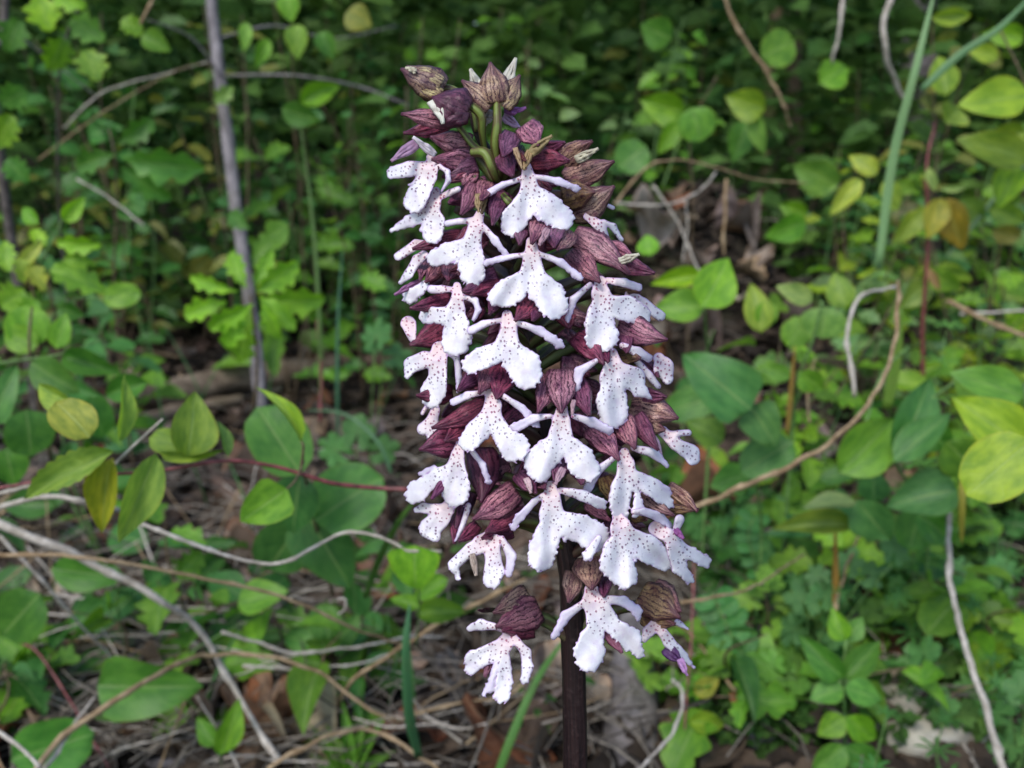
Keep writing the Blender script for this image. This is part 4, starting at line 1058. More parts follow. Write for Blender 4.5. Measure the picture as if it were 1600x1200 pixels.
# cranesbill: round lobed leaves on long stalks
def palmplant(label, c, leaves, d, col):
    g = ground_under(c[0], c[1], d * 1.05)
    o = plant(label, 'cranesbill', g, 'cranesbill')
    for (x, y, r, rot) in leaves:
        b = P(x, y, d + rnd.uniform(-.02, .02))
        MB().tube([g, g.lerp(b, .5) + Vector((0, 0, .01)), b], [.0008, .0007, .0005], 5, 4).build('stalk', M['stem_green'], o)
        a = math.radians(rot)
        tipx, tipy = x + math.sin(a) * r * 1.8, y - math.cos(a) * r * 1.8
        B = b; Tp = P(tipx, tipy, d + (.02 if tipy < y else -.02))
        obj('leaf', T['palm%d' % rnd.randrange(3)], o, leaf_matrix(B, Tp, r * .95 * MPP * d, rnd.uniform(-.5, .5)), vary(col))
    return o
palmplant('cranesbill with soft lobed leaves above the dark leafy rosette', (1270, 1010), [(1262, 960, 30, -20), (1275, 950, 28, 40), (1262, 975, 28, -110), (1285, 980, 26, 120), (1320, 900, 26, 20), (1345, 905, 24, 70), (1395, 880, 26, 10), (1290, 915, 22, -40)], .62, (.09, .25, .07))
palmplant('cranesbill with bright lobed leaves above the pale stone', (1470, 1130), [(1450, 1060, 34, -30), (1460, 1080, 32, 160), (1500, 1090, 32, 60), (1440, 1040, 26, 10), (1510, 1110, 26, 100), (1400, 1110, 30, -80), (1560, 1160, 34, 30), (1590, 1180, 30, -30)], .60, (.09, .26, .06))
palmplant('cranesbill leaves left of the lowest orchid flower, close to the litter', (560, 560), [(585, 545, 26, 10), (600, 560, 24, 80), (555, 700, 30, 10), (545, 715, 30, -60), (580, 710, 26, 70)], .80, (.07, .22, .05))
palmplant('cranesbill at the bottom right corner', (1590, 1230), [(1600, 1100, 30, -10), (1580, 1120, 26, -80), (1570, 1190, 30, 10), (1620, 1160, 28, 40)], .52, (.08, .24, .06))
for c, lv, lab in [((1160, 860), 9, 'feathery cranesbill patch under the end of the arching tan stem'), ((1120, 790), 6, 'cranesbill tuft right beside the spike under the arching tan stem'),
                   ((1400, 960), 8, 'cranesbill between the curled beige oak leaf and the orange dead blade'), ((1560, 900), 8, 'cranesbill under the large yellow green leaf'), ((1560, 1010), 7, 'cranesbill right of the long grey stalk')]:
    palmplant(lab, c, [(c[0] + rnd.uniform(-60, 60), c[1] + rnd.uniform(-45, 45), rnd.uniform(15, 24), rnd.uniform(-170, 170)) for _ in range(lv)], gd(c[0], c[1] + 60) * .95, (.08, .25, .055))
for lab, stem in [('vetch arching over the cranesbill at the right', [(1400, 880), (1415, 925), (1440, 970), (1450, 1020)]), ('vetch leaf beside the long grey stalk at the lower right', [(1590, 940), (1575, 990), (1550, 1030), (1545, 1080)]),
                  ('vetch leaf left of the dark leafy rosette', [(1225, 1010), (1235, 1050), (1250, 1100), (1260, 1150)]), ('vetch leaf between the feathery cranesbill and the bent stalk', [(1240, 770), (1245, 820), (1265, 870), (1290, 910)])]:
    pinnate(lab, stem, 7, 26, 9, gd(*stem[1]) * .90, (.065, .21, .05))
# rosette
big('dark leafy rosette with paired oval leaves on the lower right', 'herb', 'herb', [(1320, 1210, .56), (1320, 1130, .56), (1318, 1060, .55), (1322, 1000, .55)],
    [('ovate', 1318, 1060, 1252, 1000, 22, .54, DG), ('ovate', 1320, 1060, 1378, 1000, 22, .54, DG), ('ovate', 1318, 1075, 1265, 1090, 20, .54, (.07, .22, .05)), ('ovate', 1320, 1075, 1382, 1092, 22, .53, (.07, .22, .05)), ('ovate', 1320, 1120, 1278, 1150, 20, .54, MG), ('ovate', 1322, 1120, 1375, 1160, 22, .54, MG),
     ('ovate', 1320, 1000, 1300, 955, 18, .55, MG), ('ovate', 1322, 1000, 1350, 965, 16, .55, (.08, .23, .06)), ('ovate', 1320, 1165, 1270, 1210, 22, .54, (.08, .21, .04)), ('ovate', 1320, 1165, 1385, 1210, 24, .54, DG)])
big('reddish young shoot with orange tinted leaves below the vetch', 'seedling', 'seedling', [(1165, 1200, .60), (1168, 1150, .60), (1165, 1100, .60)],
    [('ovate', 1165, 1105, 1140, 1085, 11, .59, RD), ('ovate', 1168, 1105, 1192, 1075, 12, .59, (.28, .13, .05)), ('ovate', 1165, 1120, 1205, 1110, 12, .59, (.24, .16, .05)), ('ovate', 1165, 1130, 1150, 1165, 13, .59, (.15, .24, .05)), ('ovate', 1160, 1125, 1148, 1100, 10, .59, (.3, .12, .06)), ('ovate', 1165, 1120, 1190, 1165, 12, .59, (.12, .24, .05))], 'stem_red', .0008)
big('yellow green seedling at the foot of the grey barked branch', 'seedling', 'seedling', [(1075, 1190, .58), (1078, 1150, .58), (1080, 1120, .58)],
    [('ovate', 1075, 1128, 1138, 1132, 17, .57, (.16, .28, .03)), ('ovate', 1085, 1085, 1125, 1060, 15, .58, (.22, .24, .06)), ('ovate', 1078, 1150, 1055, 1120, 13, .58, (.14, .27, .03)), ('ovate', 1075, 1175, 1045, 1200, 14, .58, (.1, .22, .03))])

# bedstraw: whorls of narrow leaves up thin stems
def whorl_mesh(n, seed):
    v, f, uv = [], [], []
    for i in range(n):
        a = 2 * math.pi * i / n + .1 * seed; ca, sa = math.cos(a), math.sin(a)
        b = len(v)
        for (r, w, z) in ((.03, .04, 0), (.35, .09, .10), (.75, .10, .14), (1, .01, .08)):
            v += [(ca * r - sa * w, sa * r + ca * w, z), (ca * r + sa * w, sa * r - ca * w, z)]; uv += [(-.6, r), (.6, r)]
        for k in range(3): f.append((b + 2 * k, b + 2 * k + 1, b + 2 * k + 3, b + 2 * k + 2))
    return mesh('leaf_whorl', v, f, M['leaf'], True, uv)
WH = [whorl_mesh(6, 0), whorl_mesh(7, 1), whorl_mesh(8, 2)]
def bedstraw(px, py, d, h, label, group=None, col=(.07, .21, .05)):
    top = P(px, py, d); g = Vector((top.x + rnd.uniform(-.02, .02), top.y + rnd.uniform(-.01, .03), 0)); g.z = gz(g.x, g.y)
    if top.z < g.z + .02: top.z = g.z + .03
    o = plant(label, 'bedstraw', g, 'bedstraw', group)
    midp = g.lerp(top, .5) + Vector((rnd.uniform(-.01, .01), rnd.uniform(-.01, .01), 0))
    MB().tube([g, midp, top], [.0008, .0007, .0004], 4, 5).build('stem', M['stem_green'], o)
    sp, _ = smooth_path([g, midp, top], [1, 1, 1], 6)
    n = max(3, int((top - g).length / .022)); n = min(n, 9)
    for i in range(n):
        f = (.25 + .75 * i / (n - 1)) * (len(sp) - 1.001); k = int(f)
        b = sp[k].lerp(sp[k + 1], f - k)
        s = h * (1.0 - .45 * i / n) * rnd.uniform(.85, 1.15)
        ax = (sp[k + 1] - sp[k]).normalized()
        q = ax.to_track_quat('Z', 'Y').to_matrix().to_4x4()
        m = Matrix.Translation(b) @ q @ Matrix.Rotation(rnd.uniform(0, 6), 4, 'Z') @ Matrix.Scale(s, 4)
        obj('leaf_whorl', WH[i % 3], o, m, vary(col))
for i in range(52):
    px = rnd.choice([rnd.uniform(1100, 1350), rnd.uniform(1380, 1640), rnd.uniform(1150, 1640)]); py = rnd.uniform(730, 1130) if px > 1300 else rnd.uniform(700, 930)
    d = gd(px, py + rnd.uniform(40, 150)) * rnd.uniform(.85, .97)
    bedstraw(px, py, d, rnd.uniform(.011, .017), 'small whorled bedstraw ' + near(px, py), 'bedstraw among the herbs on the right', (.075, .23, .055))
bedstraw(1480, 510, .62, .026, 'tall bedstraw whose star shaped whorl stands right of the arching tan stem', None, (.12, .30, .05))

# ------------------------------------------------------------------ grass blades
def blade(label, pts, w, col=(.07, .20, .08), name='grass_blade', cat='grass blade', keel=.25, group=None):
    pp = [P(*p) for p in pts]
    sp, _ = smooth_path(pp, [1] * len(pp), 6)
    v, f, uv = [], [], []
    n = len(sp)
    for i, p in enumerate(sp):
        t = (sp[min(i + 1, n - 1)] - sp[max(i - 1, 0)]).normalized()
        sd = t.cross(CAM - p).normalized(); nn = sd.cross(t)
        k = i / (n - 1)
        ww = w * (1 - (k * 1.0) ** 3 * .85) * (.75 + .25 * math.sin(min(1, k * 3) * math.pi / 2))
        v += [p - sd * ww, p - nn * ww * keel, p + sd * ww]; uv += [(.2, k), (.8, k), (.35, k)]
        if i: b = 3 * i; f += [(b - 3, b - 2, b + 1, b), (b - 2, b - 1, b + 2, b + 1)]
    m = mesh(name, v, f, M['blade'], True, uv)
    o = obj(name, m, None, None, col)
    tag(o, label, cat, group)
    md = o.modifiers.new('thickness', 'SOLIDIFY'); md.thickness = .0003
    return o
def blade_mat():
    t = NT('grass_blade')
    oi = t.n('ShaderNodeObjectInfo'); uv = t.n('ShaderNodeUVMap').outputs[0]
    n1 = t.noise(t.scalexyz(uv, (14, .8, 1)), 1.0, 3); n2 = t.noise(uv, 9, 3)
    c = t.mix(t.step(n1, .35, .65), t.mix(1.0, oi.outputs['Color'], (.6, .65, .6), 'MULTIPLY'), t.mix(1.0, oi.outputs['Color'], (1.3, 1.2, 1.2), 'MULTIPLY'))
    c = t.mix(t.math('MULTIPLY', t.step(n2, .55, .7), .4), c, (.22, .20, .07))
    return t.finish(c, .45, .35, n1, .4, .0006, .3)
M['blade'] = blade_mat()
def gb(px, py): return gd(px, py)
blade('upright grass blade in front of the litter, left of the lowest flower', [(655, 1185, .52), (640, 1120, .49), (634, 1020, .47), (640, 945, .47)], .0028, (.07, .22, .09))
blade('grass blade slanting behind the lowest flower towards the bottom edge', [(770, 1230, .56), (800, 1150, .56), (840, 1060, .57), (900, 975, .60)], .0026, (.10, .26, .05))
blade('grass blade leaning left behind the side of the spike', [(570, 935, .58), (590, 880, .56), (620, 820, .54), (650, 780, .53)], .0022, (.09, .22, .04))
blade('tall thin grass stem between the sapling and the spike', [(502, 640, 1.0), (500, 520, .97), (490, 360, .95), (470, 200, .93)], .0024, (.13, .24, .07))
blade('bluish grass blade standing right of the tall thin grass stem', [(528, 690, .95), (527, 600, .93), (528, 500, .92), (535, 390, .92)], .0018, (.07, .20, .11))
blade('arching grass blade curving over the brown litter', [(612, 740, .70), (590, 690, .70), (540, 648, .71), (480, 640, .72)], .0014, (.08, .20, .09))
blade('broad pale grass blade rising to the top edge on the right', [(1372, 420, .72), (1395, 250, .70), (1430, 110, .68), (1462, -20, .68)], .0034, (.22, .40, .17))
blade('second pale grass blade slanting to the upper right corner', [(1440, 140, .74), (1500, 85, .73), (1560, 45, .72), (1625, -20, .72)], .0030, (.14, .30, .13))
blade('curved pale blade arching in from the right edge', [(1480, 400, .9), (1530, 340, .9), (1590, 268, .9), (1640, 250, .9)], .0022, (.16, .28, .12))
blade('yellowed straight blade hanging below the large yellow green leaf', [(1504, 740, .55), (1503, 800, .55), (1503, 850, .56)], .0020, (.36, .34, .05))
blade('orange brown dead blade upright in the herbs', [(1305, 960, .62), (1306, 900, .61), (1305, 820, .60)], .0022, (.38, .22, .05))
blade('orange blade standing left of the pale leaved shoot', [(1230, 680, .70), (1236, 610, .69), (1242, 540, .68)], .0018, (.36, .24, .06))
blade('bright straight blade right of the arching tan stem', [(1385, 640, .70), (1400, 560, .69), (1408, 480, .68)], .0042, (.15, .28, .04))
for i in range(34):
    px = rnd.choice([rnd.uniform(220, 340), rnd.uniform(560, 860), rnd.uniform(1050, 1620), rnd.uniform(400, 640)]); py = rnd.uniform(560, 1150)
    d = gd(px, py) ; a = rnd.uniform(-.7, .7); h = rnd.uniform(60, 190)
    blade('slender grass blade ' + near(px, py - h * .5), [(px, py, d), (px + math.sin(a) * h * .4, py - h * .5, d * .97), (px + math.sin(a) * h * 1.1, py - h, d * .96)], .0010 * rnd.uniform(.8, 1.5), vary((.08, .22, .07), .3), group='slender grass blades in the undergrowth')

# ------------------------------------------------------------------ dead stems and twigs traced from the photograph
def twig(label, pts, r, mat='wood_pale', name='dead_stem', cat='dead stem', group=None, taper=.5, sides=7, rough=.3):
    pp = [P(*p) for p in pts]
    n = len(pp)
    pp, rr = smooth_path(pp, [r * (1 - taper * i / (n - 1)) for i in range(n)], 7)
    sd = rnd.random() * 99; acc = 0; q = []
    for i, p in enumerate(pp):
        if i: acc += (p - pp[i - 1]).length
        a = acc / (r * 9)
        q.append(p + Vector((noise.noise(Vector((a, sd, 0))), noise.noise(Vector((a, sd, 9))), noise.noise(Vector((a, sd, 5))))) * r * .9)
        rr[i] *= 1 + (.45 if noise.noise(Vector((acc / (r * 5), sd, 2))) > .33 else 0)      # nodes
    mb = MB().tube(q, rr, sides, 1, rough, seed=sd)
    o = mb.build(name, M[mat]); tag(o, label, cat, group)
    return o
TW = [
 ('thick whitish dead stem running down from the left edge', [(-20, 812, .50), (80, 848, .50), (150, 882, .51), (240, 930, .52), (320, 1000, .55), (370, 1080, .56), (440, 1190, .55)], .0030, 'wood_pale', .4),
 ('thin tan runner crossing the lower left above the litter', [(-20, 868, .46), (80, 868, .46), (150, 874, .46), (300, 900, .47), (440, 932, .49), (560, 985, .52), (660, 1015, .56)], .0013, 'wood_tan', .3),
 ('pale wiry stem that dips and rises to the heart shaped leaf', [(215, 815, .40), (290, 845, .40), (380, 876, .40), (440, 880, .40), (490, 855, .40), (540, 831, .40), (600, 842, .40), (640, 860, .40), (690, 862, .40)], .0010, 'wood_pale', .2),
 ('pale stem lying along the left edge under the honeysuckle leaves', [(-20, 800, .42), (30, 784, .42), (80, 776, .42), (130, 783, .42), (190, 800, .44)], .0017, 'wood_pale', .2),
 ('pinkish pale stem just beneath the leftmost honeysuckle leaf', [(-20, 776, .40), (20, 765, .40), (60, 758, .40)], .0012, 'wood_pale', .2),
 ('straight thin stem slanting down beside the thick whitish stem', [(0, 838, .55), (60, 900, .56), (110, 960, .58), (150, 1000, .6), (188, 1042, .62)], .0012, 'wood_pale', .3),
 ('curved pale branch rising from the bottom edge to the stem crossing', [(50, 1215, .46), (100, 1150, .48), (200, 1082, .50), (260, 1048, .52), (300, 1028, .54), (340, 1022, .55), (450, 1032, .56), (520, 1065, .57), (580, 1112, .57), (650, 1128, .58)], .0022, 'wood_tan', .5),
 ('pale stem from the crossing towards the grass blade', [(345, 988, .56), (400, 1003, .57), (460, 1020, .58), (560, 1010, .60), (640, 995, .62), (690, 996, .63)], .0014, 'wood_pale', .4),
 ('grey dead stem looping under the crossing', [(380, 1040, .60), (440, 1044, .60), (500, 1043, .61), (570, 1035, .62), (610, 1020, .63)], .0012, 'wood_pale', .3),
 ('dead stem along the bottom edge rising to the grass blade', [(420, 1200, .50), (470, 1170, .51), (540, 1142, .53), (580, 1140, .54), (640, 1172, .53), (700, 1215, .51)], .0017, 'wood_tan', .3),
 ('dark twig at the bottom left corner with a forked end', [(-20, 1135, .46), (30, 1165, .45), (60, 1200, .44)], .0014, 'wood_pale', .3),
 ('grey twig crossing the rounded leaf in the bottom left corner', [(60, 1210, .47), (100, 1160, .48), (125, 1120, .50), (148, 1088, .51)], .0015, 'wood_pale', .5),
 ('dark red runner descending past the rounded leaf', [(20, 1000, .60), (60, 1020, .60), (100, 1080, .59), (130, 1130, .57), (170, 1200, .55)], .0010, 'stem_red', .3),
 ('dark bark covered stick along the bottom edge', [(200, 1196, .60), (300, 1190, .60), (400, 1193, .60), (500, 1202, .59)], .0040, 'bark_grey', .4),
 ('bent orange brown stem passing behind the lowest flower', [(520, 1130, .62), (545, 1070, .58), (600, 1030, .56), (660, 990, .54), (720, 955, .53), (780, 925, .52), (822, 905, .52)], .0018, 'wood_tan', .4),
 ('thin brown stem behind the tip of the lowest flower', [(580, 1155, .60), (640, 1120, .58), (720, 1098, .57), (790, 1088, .56), (830, 1056, .56)], .0013, 'wood_tan', .4),
 ('long arching tan stem sweeping up to the right of the spike', [(1060, 800, .48), (1090, 790, .48), (1150, 765, .48), (1220, 735, .49), (1290, 696, .50), (1350, 640, .52), (1385, 580, .54), (1400, 520, .56), (1404, 440, .58)], .0019, 'wood_tan', .25),
 ('grey crooked stem left of the top of the arching tan stem', [(1335, 620, .62), (1328, 560, .62), (1324, 520, .62), (1330, 490, .63), (1350, 460, .64), (1400, 448, .66)], .0019, 'wood_pale', .3),
 ('thin tan twig leaning down above the right of the spike', [(1125, -20, .95), (1150, 40, .95), (1175, 80, .96), (1205, 125, .97), (1225, 165, .98), (1235, 200, 1.0)], .0028, 'wood_tan', .4),
 ('pale grey liana beside the grey trunk far off', [(1395, -20, .95), (1382, 30, .95), (1384, 80, .96), (1395, 120, .98), (1410, 155, 1.0)], .0038, 'wood_pale', .2),
 ('second pale liana left of the first one', [(1320, -10, 1.1), (1312, 40, 1.1), (1300, 100, 1.12)], .0028, 'wood_pale', .3),
 ('grey horizontal stick right of the top of the spike', [(960, 320, .85), (1010, 262, .85), (1060, 250, .86), (1120, 262, .88), (1180, 280, .90), (1260, 286, .92)], .0014, 'wood_tan', .4),
 ('thin twig curving through the grey litter hollow', [(960, 318, .95), (1040, 320, .96), (1090, 300, .98), (1120, 270, 1.0)], .0016, 'wood_pale', .3),
 ('straight dry stalk crossing the grey litter hollow', [(1020, 290, .95), (1060, 350, .95), (1085, 410, .95), (1100, 440, .95)], .0016, 'wood_pale', .3),
 ('upright dry stalk in the grey litter hollow', [(1070, 310, .98), (1074, 350, .98), (1066, 410, .97)], .0013, 'wood_pale', .3),
 ('dry upright stick at the right end of the grey litter hollow', [(1136, 280, 1.0), (1132, 340, 1.0), (1130, 400, 1.0)], .0024, 'wood_tan', .3),
 ('thin stick right of the bright oval leaf', [(1020, 432, .70), (1060, 442, .71), (1100, 450, .72)], .0013, 'wood_tan', .3),
 ('thin stem slanting from the lowest right flower to the herbs', [(1062, 942, .50), (1110, 934, .50), (1165, 922, .52), (1205, 900, .55), (1256, 866, .6)], .0011, 'wood_tan', .3),
 ('long grey stalk standing at the lower right', [(1483, 800, .60), (1484, 900, .57), (1500, 980, .54), (1525, 1060, .52), (1550, 1140, .50), (1570, 1215, .48)], .0019, 'wood_pale', -.3),
 ('curly pale tendril stem beside the grey barked branch', [(1050, 1062, .52), (1065, 1080, .52), (1064, 1110, .51), (1050, 1145, .50), (1020, 1180, .49), (985, 1215, .48)], .0011, 'wood_pale', .2),
 ('brown stalk leaning in the cranesbill leaves', [(1300, 985, .60), (1308, 940, .61), (1325, 880, .63), (1345, 830, .66)], .0016, 'wood_tan', .4),
 ('rusty red stalk below the lowest right flower', [(1085, 870, .62), (1080, 1000, .60), (1072, 1100, .58), (1068, 1215, .56)], .0009, 'stem_red', .2),
 ('pair of pale dry stalks at the right edge, upper one', [(1480, 470, .80), (1530, 495, .78), (1580, 518, .76), (1640, 535, .75)], .0028, 'wood_tan', .3),
 ('pair of pale dry stalks at the right edge, lower one', [(1500, 490, .85), (1560, 488, .83), (1640, 482, .8)], .0018, 'wood_pale', .3),
 ('pale stick pointing right above the grey dead branch', [(100, 200, 1.2), (160, 145, 1.2), (260, 115, 1.22), (330, 95, 1.25)], .0018, 'wood_pale', .4),
 ('grey dead branch reaching the sapling from the left', [(60, 250, 1.15), (140, 190, 1.15), (220, 140, 1.18), (290, 105, 1.2), (335, 100, 1.24)], .0013, 'wood_tan', .4),
 ('short pale stick at the top left', [(212, 50, .95), (228, 20, .95), (242, -10, .95)], .0022, 'wood_tan', .3),
 ('fine twig hanging over the hawthorn shoots', [(20, 50, .9), (60, 80, .95), (100, 110, 1.0), (150, 150, 1.05)], .0012, 'wood_pale', .3),
 ('thin slanting stalk in the dark gap left of the sapling', [(120, 280, .95), (170, 310, .95), (225, 352, .95)], .0016, 'wood_pale', .3),
 ('brown cane rising left of the spike', [(500, 660, .98), (502, 580, .98), (495, 500, .98)], .0018, 'stem_red', .2),
 ('curled dry tendril by the thin tan runner', [(528, 935, .50), (540, 938, .50), (538, 952, .50), (528, 960, .50)], .0007, 'wood_pale', .2),
 ('green stalk slanting behind the arching tan stem', [(1345, 690, .62), (1375, 590, .62), (1420, 540, .63)], .0012, 'stem_green', .2),
 ('upright pale dry stalk below the pale leaved shoot', [(1265, 660, .66), (1262, 600, .67), (1275, 560, .68)], .0012, 'wood_tan', .2),
]
for lab, pts, r, mat, tp in TW: twig(lab, pts, r * .82, mat, taper=tp)
# long dry stems leaning over the litter
for i in range(84):
    px, py = (rnd.uniform(-60, 760), rnd.uniform(800, 1200)) if i < 66 else (rnd.uniform(960, 1300), rnd.uniform(330, 640))
    d = gd(px, py) * rnd.uniform(.86, .99); a = rnd.gauss(.35, .75); L = rnd.uniform(70, 230)
    q = [(px - math.cos(a) * L, py - math.sin(a) * L * .6, d * 1.03), (px - math.cos(a) * L * .3, py - math.sin(a) * L * .1 + rnd.uniform(-14, 14), d), (px + math.cos(a) * L * .4, py + math.sin(a) * L * .35 + rnd.uniform(-10, 10), d * .99), (px + math.cos(a) * L, py + math.sin(a) * L * .6, d * .97)]
    q = [(x, y, min(dd_, gd(x, y) * .99)) for x, y, dd_ in q]
    mt = rnd.choice(['wood_pale', 'wood_pale', 'wood_pale', 'wood_tan'])
    twig(('long ' if L > 150 else 'medium ') + mt[5:] + ' dry stem ' + near(px, py), q, rnd.uniform(.0005, .0011), mt, group='long dry stems leaning over the litter')
# finer scattered twigs lying on the litter, one by one
for i in range(120):
    if i < 75: px, py = rnd.uniform(-40, 860), rnd.uniform(690, 1230)
    elif i < 95: px, py = rnd.uniform(930, 1250), rnd.uniform(300, 620)
    elif i < 108: px, py = rnd.uniform(940, 1640), rnd.uniform(850, 1220)
    else: px, py = rnd.uniform(150, 640), rnd.uniform(560, 720)
    g = G(px, py); a = rnd.uniform(0, math.pi); L = rnd.uniform(.05, .16); h = rnd.uniform(.003, .035)
    dx = Vector((math.cos(a), math.sin(a), rnd.uniform(-.1, .15))) * L / 2
    c = Vector((g.x, g.y, gz(g.x, g.y) + h))
    pp = [c - dx, c + Vector((rnd.uniform(-.01, .01), rnd.uniform(-.01, .01), rnd.uniform(0, .012))), c + dx * .6 + Vector((rnd.uniform(-.01, .01), 0, 0)), c + dx]
    r = rnd.uniform(.0005, .0013)
    mb = MB().tube(pp, [r, r, r * .8, r * .4], 5, 5, .25, seed=i)
    if rnd.random() < .5:
        q = pp[1]; e = q + Vector((rnd.uniform(-.04, .04), rnd.uniform(-.04, .04), rnd.uniform(0, .02)))
        mb.tube([q, q.lerp(e, .5) + Vector((0, 0, .003)), e], [r * .7, r * .5, r * .3], 4, 3, .2, seed=i)
    wm = rnd.choice(['wood_pale', 'wood_pale', 'wood_tan', 'wood_dark'])
    o = mb.build('twig', M[wm])
    tag(o, (('long ' if L > .1 else 'short ') + wm[5:] + (' forked' if len(mb.f) > 140 else '') + ' twig lying ' + near(px, py)), 'twig', 'fine twigs lying on the litter')

# ------------------------------------------------------------------ fallen leaves, one by one
DEADC = [(.19, .125, .085), (.13, .085, .06), (.24, .175, .125), (.085, .06, .045), (.33, .27, .21), (.19, .085, .045), (.18, .15, .135), (.12, .10, .09)]
CN = ['tan', 'brown', 'light tan', 'dark brown', 'beige', 'rusty', 'greyish', 'grey brown']
def fallen(px, py, L, rot, ci, label=None, z=.004, kind=None, tiltk=.5, group='fallen oak leaves on the litter', name='fallen_leaf'):
    g = G(px, py); c = Vector((g.x, g.y, gz(g.x, g.y) + z))
    kind = kind or rnd.choice(['dead', 'dead', 'deadov'])
    m = Matrix.Translation(c) @ Matrix.Rotation(rot, 4, 'Z') @ Matrix.Rotation(rnd.uniform(-tiltk, tiltk), 4, 'X') @ Matrix.Rotation(rnd.uniform(-tiltk, tiltk), 4, 'Y') \
        @ Matrix.Diagonal((L * .30, L, L, 1)) @ Matrix.Translation((0, -.5, .04))
    o = obj(name, T[kind + str(rnd.randrange(3))], None, m, vary(DEADC[ci], .15))
    tag(o, label or (('small ' if L < .05 else 'large ') + CN[ci] + (' oval' if kind[:6] == 'deadov' else ' lobed') + ' fallen leaf ' + near(px, py)), 'fallen leaf', group if label is None else None)
fallen(1462, 985, .075, .6, 4, 'curled beige oak leaf standing among the cranesbill', .03, 'dead', .9)
fallen(1080, 905, .07, 1.4, 5, 'rusty orange leaf behind the right side of the lowest flowers', .07, 'deadov', .6)
m = Matrix.Translation(P(1012, 345, 1.22)) @ Matrix.Rotation(2.6, 4, 'Z') @ Matrix.Rotation(.8, 4, 'X') @ Matrix.Diagonal((.035, .10, .10, 1)) @ Matrix.Translation((0, -.5, .04))
tag(obj('fallen_leaf', T['deadov1'], None, m, (.34, .30, .28)), 'large pale grey dead leaf propped on the earth bank right of the spike', 'fallen leaf')
fallen(600, 940, .07, .3, 0, 'orange tan curled leaf left of the lowest flowers', .012, 'deadov', .6)
fallen(490, 690, .07, 1.0, 2, 'curled tan oak leaf below the sapling foot', .012, 'dead', .8)
fallen(610, 630, .06, 2.0, 5, 'rusty leaf glowing left of the spike', .012, 'dead', .6)
fallen(360, 800, .07, 1.5, 0, 'tan leaf behind the pale wiry stem', .02, 'deadov', .5)
fallen(370, 835, .07, 2.5, 0, 'second tan leaf behind the pale wiry stem', .01, 'dead', .5)
fallen(860, 1130, .08, 1.2, 4, 'pale leaf beside the foot of the orchid stem', .012, 'dead', .6)
for i in range(26):
    x, y = .30 + rnd.uniform(-.2, .2), 1.32 + rnd.uniform(-.14, .1)
    q = project((x, y, gz(x, y)))
    ci = rnd.choice([6, 7, 2, 6, 3, 7])
    kd = rnd.choice(['dead', 'deadov']); L = rnd.uniform(.05, .10)
    m = Matrix.Translation((x, y, gz(x, y) + .012)) @ Matrix.Rotation(rnd.uniform(0, 6.3), 4, 'Z') @ Matrix.Rotation(rnd.uniform(.1, .9), 4, 'X') @ Matrix.Rotation(rnd.uniform(-.4, .4), 4, 'Y') @ Matrix.Diagonal((L * .32, L, L, 1)) @ Matrix.Translation((0, -.5, .04))
    tag(obj('fallen_leaf', T[kd + str(rnd.randrange(3))], None, m, vary(DEADC[ci], .15)), CN[ci] + (' oval' if kd == 'deadov' else ' lobed') + ' leaf on bank ' + near(q[0], q[1]), 'fallen leaf', 'dead leaves on the earth bank')
n_f = 0
while n_f < 250:
    if n_f < 150: px, py = rnd.uniform(-60, 1080), rnd.uniform(560, 1240)
    elif n_f < 205: px, py = rnd.uniform(930, 1300), rnd.uniform(330, 700)
    else: px, py = rnd.uniform(1050, 1660), rnd.uniform(700, 1240)
    n_f += 1
    if 920 < px < 1090 and py > 900: continue
    fallen(px, py, rnd.uniform(.035, .075), rnd.uniform(0, 6.28), rnd.randrange(8), None, rnd.uniform(.003, .022))

